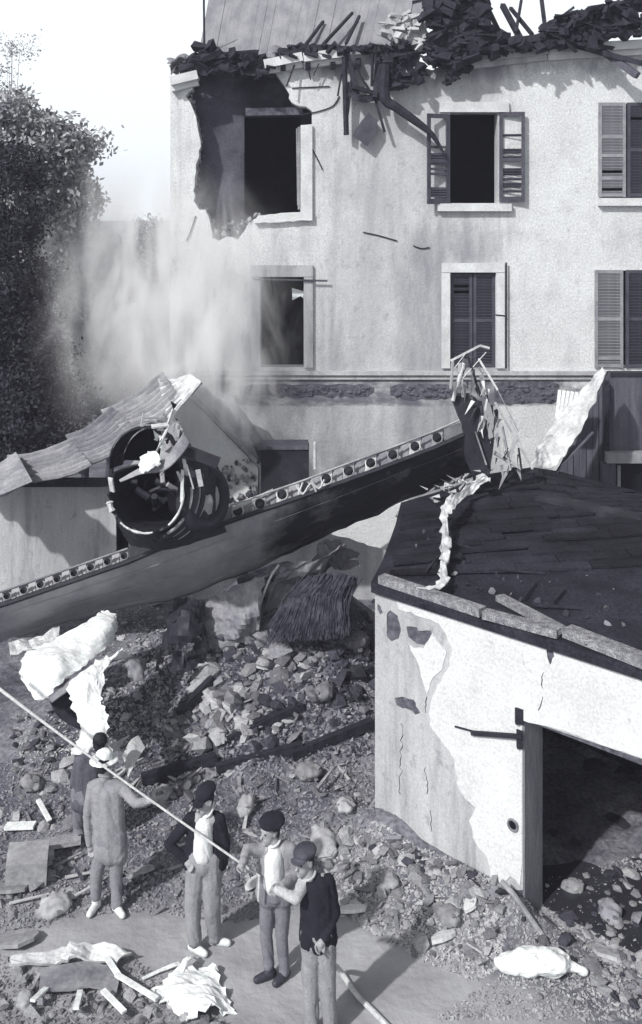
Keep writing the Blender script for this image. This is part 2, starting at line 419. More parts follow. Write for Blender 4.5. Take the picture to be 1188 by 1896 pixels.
# path tone blended into the ground by position
def ground_mat():
    m = M['earth']; nt = m.node_tree; N = nt.nodes; L = nt.links; b = N['Principled BSDF']
    src = b.inputs['Base Color'].links[0].from_socket
    geo = N.new('ShaderNodeNewGeometry'); at = N.new('ShaderNodeAttribute'); at.attribute_name = 'trodden'
    mx = N.new('ShaderNodeMix'); mx.data_type = 'RGBA'; L.new(at.outputs['Fac'], mx.inputs['Factor']); L.new(src, mx.inputs['A'])
    n = N.new('ShaderNodeTexNoise'); n.inputs['Scale'].default_value = 1.3; n.inputs['Detail'].default_value = 8
    tc = N.new('ShaderNodeTexCoord'); L.new(tc.outputs['Object'], n.inputs['Vector'])
    r = N.new('ShaderNodeValToRGB'); L.new(n.outputs['Fac'], r.inputs['Fac']); r.color_ramp.elements[0].position = .35; r.color_ramp.elements[1].position = .65
    r.color_ramp.elements[0].color = tint(.28); r.color_ramp.elements[1].color = tint(.4)
    L.new(r.outputs[0], mx.inputs['B']); L.new(mx.outputs['Result'], b.inputs['Base Color'])
ground_mat()
a = g.data.attributes.new('trodden', 'FLOAT', 'POINT')
for i, v in enumerate(g.data.vertices):
    x, y, z = v.co
    r = sstep(10.9, 10.2, y+.35*noise.noise(Vector((x*1.5, y*1.5, 3)))-.3*sstep(.5, 1.6, x))
    r *= 1-.8*sstep(-.6, -1.2, x)*sstep(9.1, 8.7, y)
    d_ = (Vector((x, y, 0))-WA).dot(WN); s_ = (Vector((x, y, 0))-WA).dot(WD)
    if -.2 < d_ and s_ > -1.2: r *= sstep(.45, 1.2, d_+.3*noise.noise(Vector((x*2, y*2, 7))))
    a.data[i].value = r

# ------------------------------------------------------------------ the damaged house
FY = 19.0
def F(px, py, Y=FY): return P(px, py, Y)
def rect(x0, y0, x1, y1): return [(x0,y0),(x1,y0),(x1,y1),(x0,y1)]
house = thing('damaged_house', 'large pale plastered house with smashed upper corner and burnt roof', 'house', (2, FY, 0))
hole_edge = [(352,150),(356,165),(343,178),(352,190),(358,205),(366,240),(371,262),(368,290),(362,305),(360,345),(358,372),(368,388),(380,388),(386,402),(392,440),(404,446),(420,438),(440,444),(452,428),(462,410),(474,404)]
out = [(315,1130),(315,150),(335,146)] + jag(hole_edge, 2.5, 9, 3, False) + [(474,404),(500,398),(556,396),(556,232),(577,230),(577,205),(566,197)] + \
      jag([(560,197),(540,190),(530,165),(520,150),(512,138),(505,120)], 2.5, 8, 5, False) + [(560,112),(640,104),(700,100),(800,130),(840,110),(1000,92),(1100,84),(1400,70),(1400,1130)]
W_open = {'up_mid': rect(833,209,921,376), 'up_right': rect(1110,192,1212,366), 'low_left': rect(482,513,562,680), 'low_mid': rect(833,505,917,681), 'low_right': rect(1102,501,1208,681)}
# right-hand upper chip under the eave
wall = MB().plate([F(*p) for p in out], [[F(*p) for p in h] for h in W_open.values()], (0, .35, 0))
obj('wall', wall, M['facade'], house)
# side wall, going back
sx = F(315,0).x
MBs = MB().plate([(sx,FY+.35,0),(sx,FY+9,0),(sx,FY+9,9.6),(sx,FY+.35,9.6)], [], (.35,0,0))
obj('side_wall', MBs, M['facade'], house)
# inner leaf seen through the breach, with the black opening in it
inn = MB().plate([F(x,y,FY+.45) for x,y in [(336,118),(640,112),(640,470),(336,470)]], [[F(x,y,FY+.45) for x,y in rect(452,216,556,396)]], (0,.12,0))
obj('inner_wall', inn, M['inner'], house)
# burnt rooms behind the openings
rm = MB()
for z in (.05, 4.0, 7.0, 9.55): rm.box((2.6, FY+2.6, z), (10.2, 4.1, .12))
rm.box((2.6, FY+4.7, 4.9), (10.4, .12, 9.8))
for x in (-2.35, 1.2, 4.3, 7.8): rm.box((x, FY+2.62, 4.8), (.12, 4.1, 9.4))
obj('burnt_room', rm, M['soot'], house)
# lintel remains above the black opening
obj('lintel', MB().beam(F(455,208,FY+.36), F(560,206,FY+.36), .16, .14), M['rubblewall'], house)
# string course, with the scar of the lean-to roof beneath it
sc_ = MB().box((F(760,0).x, FY-.05, F(0,690).z), (9.2, .1, .07)); sc_.box((F(760,0).x, FY-.025, F(0,697).z-.02), (9.2, .05, .06))
obj('string_course', sc_, M['render'], house)
def scar(x0, x1, y0, y1, seed):
    r = random.Random(seed)
    top = jag([(x0,y0+4),(x0+14,y0),(x1-14,y0),(x1,y0+6)], 1.5, 12, seed, False); bot = jag([(x1,y1-8),(x1-14,y1),(x0+20,y1),(x0,y1-6)], 3.5, 9, seed+9, False)
    m = MB().plate([F(x,y,FY-.012) for x,y in top+bot], [], (0,.01,0))
    for i in range(int((x1-x0)/5)):
        x = r.uniform(x0+8, x1-8); y = r.uniform(y0+4, y1-4)
        m.sphere(F(x,y,FY-.01), (r.uniform(.03,.09), .03, r.uniform(.02,.05)), 6, 4)
    return m
for k, (x0,x1,y0,y1) in enumerate([(452,692,712,734),(722,842,712,738),(915,1035,706,748)]):
    obj('roof_scar', scar(x0,x1,y0,y1,k+2), M['rubblewall'], house)
# cornice: light moulding at the left, broken one over the breach, long one at the right
def cornice(a, b, za=.0, d=.28, seed=1):
    A = F(*a); B = F(*b); A.y = B.y = FY-d/2+.02; m = MB(); m.beam(A, B, d, .16); m.beam(A+Vector((0,.06,-.13)), B+Vector((0,.06,-.13)), d*.55, .1); return m
obj('cornice', cornice((318,153),(368,141)), M['stone_trim'], house)
obj('cornice', cornice((490,122),(560,108)), M['stone_trim'], house)
obj('cornice', cornice((562,110),(636,101)), M['stone_trim'], house)
obj('cornice', cornice((860,112),(1010,95)), M['render'], house)
obj('cornice', cornice((1012,95),(1400,72)), M['stone_trim'], house)
# broken tiles lying on the eave
tile_me = MB().plate([Vector((.13*math.cos(t),0,.06*math.sin(t)+0)) for t in [math.pi*k/6 for k in range(7)]]+[Vector((.11*math.cos(t),0,.045*math.sin(t))) for t in [math.pi*k/6 for k in reversed(range(7))]], [], (0,.34,0)).mesh('roof_tile')
tile_me.materials.append(M['stone_m'])
r = random.Random(4)
for i in range(46):
    x = r.choice([r.uniform(322,372), r.uniform(500,700), r.uniform(500,700)]); y = 128-.05*(x-320)-(8 if x > 480 else 0)
    p = F(x, y+r.uniform(-14,4), FY-r.uniform(-.25,.15)); inst('roof_tile', tile_me, house, p, (r.uniform(-.6,.6), r.uniform(-.9,.9), r.uniform(-.8,.8)), [r.uniform(.8,1.1)]*3)
# pitched roof over the left half, boards with open joints
roof = [(372,96,19.1),(392,25,21.8),(400,-40,24.4),(812,-60,24.4),(800,30,21.5),(780,60,20.2),(745,96,19.1),(600,92,19.1)]
e0, e1 = P(365,112,19.0), P(775,100,19.0); t0, t1 = P(398,-70,25.0), P(815,-80,25.0)
nb = 26
for i in range(nb):
    a0, a1 = i/nb, (i+.985)/nb; q = [e0.lerp(e1,a0), e0.lerp(e1,a1), t0.lerp(t1,a1), t0.lerp(t1,a0)]
    dz = Vector((0,0,r.uniform(-.012,.012))); s = r.uniform(0,.12); q[0] += (q[3]-q[0])*s*.3; q[1] += (q[2]-q[1])*s*.3
    obj('roof_sheet', MB().plate([p+dz for p in q], [], (0,.02,-.04)), M['rooftile'], house)
for i in range(9):
    t = (i+.5)/9; a_ = e0.lerp(e1,t)+Vector((0,.05,-.12)); b_ = t0.lerp(t1,t)+Vector((0,0,-.12)); obj('rafter', MB().beam(a_+Vector((0,-.25,-.1)), b_, .09, .12), M['char'], house)
for a_, b_ in (((560,92),(598,40)),((598,84),(652,24)),((640,82),(665,30))):
    obj('roof_batten', MB().beam(P(*a_,19.0)+Vector((0,-.1,0)), P(*b_,20.6), .05), M['char'], house)
# bare rafters against the sky at the right
for a_, b_, w_ in (((905,60),(893,-30),.1),((925,62),(905,20),.07),((965,75),(930,10),.09),((955,60),(965,0),.05),((1010,60),(1000,-20),.07),((985,64),(945,15),.06),((1112,92),(1180,140),.12),((1060,84),(1200,120),.09),((1112,88),(1118,60),.06)):
    obj('rafter', MB().beam(P(*a_,18.8), P(*b_,19.8 if b_[1] < 60 else 18.3), w_), M['char'] if w_ < .12 else M['woodgrey'], house)

# ---- windows
def slats(parent, x0, x1, y0, y1, n, Y, matname, tilt=.55, yaw=0):
    A = F(x0,y0,Y); B = F(x1,y1,Y); w_ = B.x-A.x; h_ = A.z-B.z
    key = (round(w_,3), matname)
    me = MB().box((0,0,0), (w_, .012, h_/n*1.05), Matrix.Rotation(tilt,3,'X')).mesh('slat'); me.materials.append(M[matname])
    for i in range(n):
        if r.random() < .03: continue
        inst('slat', me, parent, ((A.x+B.x)/2, (A.y), A.z-h_*(i+.5)/n), (r.uniform(-.05,.05), r.uniform(-.006,.006), 0))
def shutter(x0, x1, y0, y1, matname, Y=18.97, rails=(), ns=30):
    fr = MB(); A = F(x0,y0,Y); B = F(x1,y1,Y); t = .055; d = .045
    fr.box(((A.x+t/2), Y, (A.z+B.z)/2), (t,d,A.z-B.z)); fr.box(((B.x-t/2), Y, (A.z+B.z)/2), (t,d,A.z-B.z))
    zs = [A.z-.03, B.z+.04]+[A.z-(A.z-B.z)*q for q in rails]
    for z in zs: fr.box(((A.x+B.x)/2, Y, z), (B.x-A.x-2*t, d-.006, .06))
    s = obj('shutter', fr, M[matname], house)
    slats(s, x0+5, x1-5, y0+5, y1-6, ns, Y, matname)
    return s
def surround(x0, y0, x1, y1, lintel=1, left=1, right=1, sill=1, jw=16, m='stone_trim', lh=20, name='window_surround'):
    z = MB(); Y = FY; dd = .07
    def bx(a, b, c, d, dep=dd): A = F(a,b); B = F(c,d); z.box(((A.x+B.x)/2, Y-dep/2+.004, (A.z+B.z)/2), (B.x-A.x, dep, A.z-B.z))
    if lintel: bx(x0-jw, y0-lh, x1+jw, y0-1)
    if left: bx(x0-jw, y0, x0-.5, y1)
    if right: bx(x1+.5, y0, x1+jw, y1)
    if sill: bx(x0-jw-4, y1+1, x1+jw+4, y1+15, .12)
    return obj(name, z, M[m], house)
surround(833,209,921,376, left=0, right=0, jw=20, lh=20)
surround(482,513,562,680, sill=0, jw=17, lh=22, m='render')
surround(833,505,917,681, sill=0, jw=16, lh=18)
surround(1110,192,1212,366, lintel=0, left=0, right=0, jw=0)
surround(1102,501,1208,681, lintel=0, left=0, right=1, sill=0, jw=10)
# remains of the upper left window
q = MB(); A = F(558,232); B = F(578,404); q.box(((A.x+B.x)/2, FY-.03, (A.z+B.z)/2), (B.x-A.x, .08, A.z-B.z)); obj('window_jamb', q, M['stone_trim'], house)
obj('window_sill', MB().plate([F(x,y,FY-.1) for x,y in jag([(470,408),(478,399),(540,393),(578,392),(578,408),(470,413)],1.2,9,2)], [], (0,.12,0)), M['stone_trim'], house)
wf = MB(); wf.beam(F(553,235,19.2), F(553,388,19.2), .04); wf.beam(F(549,238,19.24), F(551,380,19.24), .025); obj('window_frame', wf, M['metal_mid'], house)
# shutters of the right-hand column and the lower middle window
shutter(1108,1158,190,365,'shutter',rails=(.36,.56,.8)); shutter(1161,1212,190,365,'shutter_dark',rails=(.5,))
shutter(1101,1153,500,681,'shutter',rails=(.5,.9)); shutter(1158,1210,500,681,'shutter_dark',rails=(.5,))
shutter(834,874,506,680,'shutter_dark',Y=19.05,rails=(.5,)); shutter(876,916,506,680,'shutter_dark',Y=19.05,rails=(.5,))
# upper middle window: two leaves standing open, louvres mostly gone
def leaf(hinge, free, y0, y1, kind):
    H0 = F(hinge, y0); H1 = F(hinge, y1); fr = MB(); dx = F(free,y0).x-H0.x; L_ = .46; dy = -math.sqrt(max(.01, L_**2-dx**2))
    d = Vector((dx, dy, 0)).normalized(); t = .05
    o0 = Vector((H0.x, FY-.02, 0)); up0, up1 = H1.z, H0.z
    def bar(u0, u1, z0, z1): fr.beam(o0+d*((u0+u1)/2)+Vector((0,0,z0)), o0+d*((u0+u1)/2)+Vector((0,0,z1)), u1-u0 if False else .06, .04)
    for u in (.03, L_-.03):
        c = o0+d*u; fr.box(c+Vector((0,0,(up0+up1)/2)), (.065,.04,up1-up0), Matrix.Rotation(math.atan2(d.y,d.x),3,'Z'))
    for z, hh in ((up1-.04,.08),(up0+.05,.1),((up0+up1)/2-.05,.07)):
        c = o0+d*(L_/2); fr.box(c+Vector((0,0,z)), (L_-.12,.034,hh), Matrix.Rotation(math.atan2(d.y,d.x),3,'Z'))
    s = obj('shutter', fr, M['shutter_dark'], house)
    rot = math.atan2(d.y, d.x); me = MB().box((0,0,0),(L_-.12,.012,.05),Matrix.Rotation(.6,3,'X')).mesh('slat'); me.materials.append(M['shutter_dark'])
    for z in (np.arange(up0+.15, up1-.1, .045) if kind else []):
        if kind == 1 and not ((up0+.72) < z < (up0+.92) or z < up0+.3 or r.random() < .12): continue
        if kind == 2 and r.random() > .3: continue
        c = o0+d*(L_/2); inst('slat', me, s, c+Vector((0,0,float(z))), (r.uniform(-.2,.2),0,rot))
leaf(831, 789, 212, 378, 1); leaf(924, 976, 208, 374, 2)
# a casement standing open in the lower left window with a broken pane
cf = MB()
for xx in (564, 577): cf.beam(F(xx,514,19.1), F(xx,680,19.1), .05)
for yy in (516, 598, 678): cf.beam(F(564,yy,19.1), F(577,yy,19.1), .04)
wfr = obj('window_frame', cf, M['shutter_dark'], house)
obj('pane', MB().plate([F(x,y,19.25) for x,y in [(540,533),(564,540),(565,556),(556,548),(541,556)]], [], (0,.008,0)), M['whitecloth'], wfr)
obj('curtain_rod', MB().tube([F(468,517,18.9), F(606,520,18.9)], .018), M['shutter_dark'], house)
obj('thin_upright', MB().tube([F(937,486,18.93), F(937,682,18.93)], .016), M['char'], house)  # thin dark upright tube right of the lower middle window
obj('side_hook', MB().tube([F(917,583,18.93), F(937,585,18.93)], .012), M['char'], house)  # short dark crosspiece joining the upright tube
# sagging wires and cracks
for pts in ([(560,212),(590,206),(616,196),(628,178)], [(578,276),(590,300),(597,315)], [(540,163),(610,160)], [(672,430),(700,436),(735,446)], [(765,455),(780,460),(795,458)], [(345,446),(352,430),(362,400)]):
    obj('wire', MB().tube(spline([F(x,y,FY-.02) for x,y in pts], 4), .011, 5), M['char'], house)
# stones of the broken wall edge
def stone_mesh(seed, flat=1.0, sub_=1):
    rr = random.Random(seed); bm = bmesh.new(); bmesh.ops.create_icosphere(bm, subdivisions=1, radius=1)
    ax = [Vector((rr.uniform(-1,1), rr.uniform(-1,1), rr.uniform(-1,1))).normalized() for _ in range(5)]
    for v in bm.verts:
        for a_ in ax:
            d = v.co.dot(a_)
            if d > .62: v.co -= a_*(d-.62)*.9
        v.co += Vector([rr.uniform(-.1,.1) for _ in range(3)]); v.co.z *= flat
    me = bpy.data.meshes.new('stone'); bm.to_mesh(me); bm.free(); return me
STM = {}
for mk in ('stone_l','stone_m','stone_d'):
    STM[mk] = []
    for s in range(7):
        me = stone_mesh(s+11, [1,.8,.6,.9,.5,.7,.35][s]); me.materials.append(M[mk]); STM[mk].append(me)
def rubb_me(mk, w_, d_, h_, seed):
    rr = random.Random(seed); m = MB().box((0,0,0),(w_,d_,h_)); m.v = [tuple(c+rr.uniform(-.18,.18)*min(w_,d_,h_) for c in v) for v in m.v]; me = m.mesh('brick'); me.materials.append(M[mk]); return me
BRK = [rubb_me('stone_l', 2,1.1,.55,1), rubb_me('stone_m',2,1.1,.55,2), rubb_me('stone_l',2.4,1.4,.25,3), rubb_me('stone_m',3,.6,.3,4)]
for i in range(46):
    t = r.random(); x = 388+90*t+r.uniform(-6,6); y = 442-38*t+r.uniform(-12,8)
    p = F(x, y, FY+r.uniform(-.05,.3)); s = r.uniform(.03,.075)
    inst('stone', r.choice(STM['stone_l'] if r.random() < .6 else STM['stone_m']), house, p, [r.uniform(0,6) for _ in range(3)], (s,s,s))
for i in range(60):
    e = jag(hole_edge, 0, 8, 1, False); x, y = r.choice(e); p = F(x+r.uniform(2,9), y, FY+r.uniform(.1,.33)); s = r.uniform(.03,.06)
    inst('stone', r.choice(STM['stone_d'] if r.random() < .6 else STM['stone_m']), house, p, [r.uniform(0,6) for _ in range(3)], (s*1.5,s,s))

# burnt masses hanging along the eave
def mass(outline, Y, thick, n, rmin, rmax, seed, vox=.05, disp=.06, ds=6):
    rr = random.Random(seed); m = MB(); cx = sum(p[0] for p in outline)/len(outline); cy = sum(p[1] for p in outline)/len(outline)
    inn_ = [(cx+(x-cx)*.93, cy+(y-cy)*.86) for x, y in outline]
    for o_, sh_ in ((-.5, 1.0), (.2, .97)):
        ol = jag([(cx+(x-cx)*sh_, cy+(y-cy)*sh_) for x, y in inn_], 4, 7, seed+int(o_*10)); m.plate([P(x, y, Y+thick*o_) for x, y in ol], [], (0, thick*.6, 0))
    for i in range(n//9):
        x, y = samp(outline, rr); a_ = rr.uniform(rmin,rmax); k = rr.random()
        q = Euler((rr.uniform(-.5,.5), rr.gauss(0,.35), rr.gauss(0,.4))).to_matrix() if k < .7 else Euler([rr.uniform(0,3) for _ in range(3)]).to_matrix()
        sz = (a_*3.2, a_*1.6, a_*.9) if k < .5 else ((a_*6, a_*.45, a_*.45) if k < .62 else (a_*2.0, a_*1.4, a_*1.4))
        k0 = len(m.v); m.box(P(x, y, Y-thick*.7+rr.uniform(-thick*.5,thick*.6)), sz, q)
        jt = a_*.3; m.v[k0:] = [(v[0]+rr.uniform(-jt,jt), v[1]+rr.uniform(-jt,jt), v[2]+rr.uniform(-jt,jt)) for v in m.v[k0:]]
    return m.mesh('mass')
def massobj(name, label, cat, outline, Y, thick, n, r0, r1, seed, mk='char', kind=None, parent=None, **kw):
    me = mass(outline, Y, thick, n, r0, r1, seed, **kw)
    c = Vector((0,0,0)); 
    for v in me.vertices: c += v.co
    c /= max(1, len(me.vertices)); me.materials.clear(); me.materials.append(M[mk])
    if parent is not None:
        me.transform(Matrix.Translation(-WL[parent])); o = bpy.data.objects.new(name, me); COL.objects.link(o); o.parent = parent
    else:
        me.transform(Matrix.Translation(-c)); o = bpy.data.objects.new(name, me); COL.objects.link(o); o.location = c
    WL[o] = c if parent is None else Vector(WL[parent])
    return tag(o, label, cat, None, kind)
massobj('burnt_eave', None, None, [(362,92),(380,84),(420,96),(450,94),(480,108),(505,122),(498,142),(440,140),(400,142),(356,140),(345,125)], 18.95, .18, 420, .05, .12, 3, vox=.03, disp=.03, ds=14, parent=house)
massobj('burnt_eave', None, None, [(505,92),(560,80),(640,84),(700,82),(702,92),(640,96),(510,108)], 18.85, .12, 260, .02, .08, 4, vox=.025, disp=.02, parent=house)
massobj('collapsed_roofing', 'black charred mass of roofing sagging over the eave at the top right', 'roof debris',
        [(782,-20),(900,-30),(905,50),(940,70),(1000,66),(1030,30),(1200,-20),(1200,60),(1165,66),(1120,84),(1060,88),(1000,92),(900,104),(852,118),(822,112),(800,100),(790,70)], 18.75, .25, 2600, .03, .12, 5, vox=.035, disp=.05, ds=12)
massobj('charred_bundle', 'black ragged clump hanging below the eave beside the pale lump', 'roof debris',
        [(718,84),(740,70),(775,96),(790,140),(770,162),(735,165),(712,150),(706,110)], 18.8, .15, 520, .03, .09, 6, vox=.03, disp=.05, ds=12)
massobj('charred_tongue', 'black tapering tongue of charred roofing hanging under the right eave', 'roof debris',
        [(860,112),(876,118),(872,130),(850,142),(826,160),(816,158),(838,134),(850,122)], 18.75, .06, 220, .02, .06, 7, vox=.03, disp=.03, ds=12)
massobj('charred_clump', 'rounded black charred clump hanging above the open upper window', 'roof debris',
        [(790,90),(850,96),(855,112),(835,124),(800,122),(786,108)], 18.7, .12, 320, .03, .08, 8, vox=.03, disp=.04, ds=12)
massobj('pale_lump', 'pale crumpled lump of plaster caught on the eave near the roof middle', 'plaster',
        [(712,28),(740,22),(780,30),(797,60),(792,90),(770,118),(752,150),(742,130),(735,90),(712,70)], 18.9, .12, 420, .03, .1, 9, mk='render', vox=.03, disp=.06, ds=10)
obj_b = [('hanging_branch', 'thick bent black branch hanging from the eave across the wall', 'branch', [(712,120),(712,180),(735,200),(770,225),(800,250),(822,285)], [.11,.1,.085,.075,.05,.015])]
for nm, lb, ct, pts, rr_ in obj_b:
    tb = MB().tube(spline([F(x,y,18.6) for x,y in pts], 5), [np.interp(i/ (5*(len(pts)-1)), np.linspace(0,1,len(pts)), rr_) for i in range(5*(len(pts)-1)+1)], 8)
    tag(obj(nm, tb, M['char'], None), lb, ct)
# torn battens and strips dangling under the eave
hb = thing('dangling_eave_wreckage', 'tangle of black battens and strips dangling from the broken eave', 'roof debris', F(670,130,18.8))
for a_, b_, w_ in (((637,100),(641,250),.09),((655,120),(638,248),.05),((634,122),(625,178),.03),((700,98),(694,180),.09),((690,98),(688,160),.05),((690,168),(712,245),.05),((652,160),(700,175),.12),
                   ((545,120),(530,160),.03),((568,118),(575,148),.02),((590,118),(580,140),.02),((642,96),(662,180),.1),((660,130),(690,178),.06)):
    obj('batten', MB().beam(F(*a_,18.75+r.uniform(-.1,.1)), F(*b_,18.8+r.uniform(-.1,.05)), w_, w_*.6, roll=r.uniform(0,1)), M['char'], hb)
obj('strip', sheet([[(645,150,18.8),(665,175,18.7),(700,172,18.8)],[(640,170,18.8),(664,188,18.65),(705,186,18.8)]], 5, .01, .03, 6, 2), M['char'], hb)
tag(obj('hanging_board', MB().plate([F(x,y,18.8) for x,y in [(683,208),(698,224),(699,240),(680,271),(652,250),(668,225)]], [], (0,.03,0)), M['shutter_dark'], None), 'small dark five-sided board hanging flat against the wall', 'board')
for p in [(330,160,336,182),(340,210,350,216)]: pass
# TV-thin mast left of the roof
tag(obj('thin_mast', MB().tube([F(378,100,19.3), F(377,-10,19.3)], .02, 6), M['char'], None), 'thin dark upright rod beside the roof edge against the sky', 'rod')
# ------------------------------------------------------------------ outbuilding, front right
def Wl(px, py, off=0): return onplane(px, py, WA+WN*off, WN)     # point on its front wall plane
M['inner2'] = mat('shaded_jamb', .26, .14, scale=3, bump=.5, stretch=(1,1,.3))  # dark tone carries the shade on the jamb's sunless side
ob = thing('outbuilding', 'low whitewashed outbuilding with flat black roof, peeling plaster and open doorway', 'outbuilding', (WA.x, WA.y, 0))
s_end = 6.5
def ws(s, z, off=0): return WA+WD*s+WN*off+Vector((0,0,z))
ROOFZ = 2.93
def s_of(px, py): return (Wl(px, py)-WA).dot(WD)
s_d0 = s_of(968, 1500); zl = Wl(968,1332).z
wall_o = [ws(0,-.3), ws(0,ROOFZ), ws(s_end,ROOFZ), ws(s_end,-.3), ws(s_d0+1.9,-.3), ws(s_d0+1.9,zl), ws(s_d0,zl), ws(s_d0,-.3)]
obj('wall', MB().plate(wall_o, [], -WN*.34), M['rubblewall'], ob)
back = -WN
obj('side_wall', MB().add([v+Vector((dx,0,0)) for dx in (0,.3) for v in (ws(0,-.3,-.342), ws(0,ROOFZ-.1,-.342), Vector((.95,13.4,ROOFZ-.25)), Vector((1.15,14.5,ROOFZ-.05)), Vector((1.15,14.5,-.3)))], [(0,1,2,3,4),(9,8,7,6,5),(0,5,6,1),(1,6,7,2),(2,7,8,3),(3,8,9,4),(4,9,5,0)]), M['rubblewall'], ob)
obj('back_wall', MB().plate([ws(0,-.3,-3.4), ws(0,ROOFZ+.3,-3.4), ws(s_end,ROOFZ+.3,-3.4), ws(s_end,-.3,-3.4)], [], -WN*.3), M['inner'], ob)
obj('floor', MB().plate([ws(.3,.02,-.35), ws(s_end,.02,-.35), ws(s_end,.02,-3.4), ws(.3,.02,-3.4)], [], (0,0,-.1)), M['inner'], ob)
# grey render coat with pieces fallen out
rh = [jag([(716,1136),(722,1130),(736,1140),(742,1168),(738,1182),(724,1188),(716,1180)],1,7,1), jag([(752,1160),(772,1162),(774,1168),(798,1168),(800,1178),(788,1196),(770,1192),(756,1180)],1.5,7,2),
      jag([(730,1292),(745,1290),(756,1294),(766,1296),(770,1308),(778,1320),(768,1324),(756,1314),(744,1312),(734,1306)],1.5,6,3), jag([(699,1118),(704,1122),(709,1134),(703,1138),(699,1130)],1,6,4),
      jag([(776,1560),(784,1555),(792,1570),(786,1582),(776,1572)],1.5,5,7), jag([(1010,1180),(1022,1185),(1026,1215),(1018,1232),(1012,1210)],1.2,6,8)]
ro = [(694,1090)]+[(968,1172)]+[(1330,1282),(1330,1453),(968,1331)]+[(968,1640)]+jag([(968,1648),(940,1640),(900,1640),(820,1600),(760,1580),(694,1545)],5,10,5,False)
zt = lambda px, py: Wl(px, py, .012)
def clampz(p):
    q = p.copy(); q.z = min(q.z, ROOFZ-.004); return q
obj('render_coat', MB().plate([clampz(zt(*p)) for p in ro], [[zt(*p) for p in h] for h in rh], -WN*.011), M['render'], ob)
# white plaster over it, with its broken outline
po = [(728,1096),(968,1174),(1330,1284),(1330,1450)]+jag([(1165,1396),(1100,1374),(1040,1352),(990,1340),(966,1333)],1.5,10,6,False)+[(966,1600)]+\
     jag([(962,1640),(945,1622),(932,1636),(922,1648),(912,1640),(905,1600),(880,1560),(868,1520),(880,1496),(862,1480),(845,1450),(842,1410),(822,1380),(800,1350),(794,1320),(806,1280),(828,1240),(836,1210),(828,1180),(812,1155),(798,1148),(770,1140),(738,1128)],3,10,7,False)
obj('plaster', MB().plate([clampz(Wl(*p,.022)) for p in po], [[Wl(*p,.022) for p in rh[5]]], -WN*.009), M['patch'], ob)
pi = jag([(754,1188),(766,1200),(784,1200),(800,1172),(812,1190),(826,1206),(818,1240),(800,1256),(790,1285),(782,1260),(776,1235)],1.5,8,9)
obj('plaster', MB().plate([Wl(*p,.02) for p in pi], [], -WN*.007), M['patch'], ob)
# small chips, cracks, drain hole, rod
for pts in ([(1005,1290),(996,1315)],[(1006,1245),(1004,1275)],[(742,1340),(743,1400),(741,1470)],[(788,1420),(790,1470)],[(796,1500),(798,1540)],[(790,1290),(788,1320)]):
    pts = jag(pts, 3.5, 7, int(pts[0][0]), False); obj('crack', MB().tube([Wl(*p,.023 if pts[0][0] > 900 else .013) for p in pts], [.002+.004*r.random() for _ in pts], 4), M['char'], ob)
pc = Wl(950,1527,.024)
q = MB(); 
ring = [pc+WD*(.055*math.cos(a))+Vector((0,0,.055*math.sin(a))) for a in [2*math.pi*k/16 for k in range(16)]]
q.plate(ring, [], WN*.008); obj('drain_hole', q, M['soot'], ob)  # flat black disc paints the dark inside the hole
q = MB(); q.tube([pc+WN*.012+WD*(.055*math.cos(a))+Vector((0,0,.055*math.sin(a))) for a in [2*math.pi*k/16 for k in range(17)]], .012, 5); obj('drain_rim', q, M['metal_mid'], ob)
obj('iron_bar', MB().beam(Wl(873,1357,.04), Wl(966,1364,.05), .04), M['char'], ob)
obj('iron_bar', MB().beam(Wl(842,1345,.03), Wl(875,1354,.03), .015), M['char'], ob)
obj('hinge_block', MB().beam(Wl(961,1312,.03), Wl(961,1340,.03), .08, .05), M['char'], ob)
obj('hinge_block', MB().beam(Wl(962,1352,.03), Wl(962,1385,.03), .06, .05), M['char'], ob)
jb = MB().plate([ws(s_d0-.001,-.3,.0), ws(s_d0-.001,zl,.0), ws(s_d0-.001,zl,-.345), ws(s_d0-.001,-.3,-.345)], [], WD*.02); obj('door_jamb', jb, M['inner2'], ob)
# roof slab with granular edge strips
ro_pts = [ws(-.02,ROOFZ+.02,.06), ws(s_end,ROOFZ+.02,.06), ws(s_end+1,ROOFZ+.5,-3.9), P(1165,905,16.2), P(1030,872,15.6), P(985,866,15.5), P(900,880,15.2), P(832,905,14.9), P(742,930,14.5), P(722,1010,13.4)]
q = MB(); top = [Vector(p) for p in ro_pts]
n_ = len(top); c0 = sum(top, Vector())/n_
# subdivided roof surface: fan of strips with undulation
G = MB(); rings_ = 8; idx = []
for k in range(rings_+1):
    t = k/rings_; row = []
    for p in top:
        z = c0.lerp(p, t); z = z+Vector((0,0,.05*noise.noise(z*1.4)*(1-t)+ .03*noise.noise(z*5))); row.append(len(G.v)); G.v.append(tuple(z))
    idx.append(row)
for k in range(rings_):
    for i in range(n_): j = (i+1) % n_; G.f.append((idx[k][i], idx[k][j], idx[k+1][j], idx[k+1][i]))
low = len(G.v); G.v += [(p.x,p.y,p.z-.1) for p in top]
for i in range(n_): j = (i+1) % n_; G.f.append((idx[-1][i], idx[-1][j], low+j, low+i))
G.f.append(tuple(low+i for i in reversed(range(n_))))
obj('roof', G, M['tar'], ob)
def rplane(px, py, z): return onplane(px, py, Vector((0,0,z)), Vector((0,0,1)))
from mathutils.bvhtree import BVHTree
BV = BVHTree.FromPolygons([Vector(v) for v in G.v], [tuple(f) for f in G.f])
r = random.Random(61)
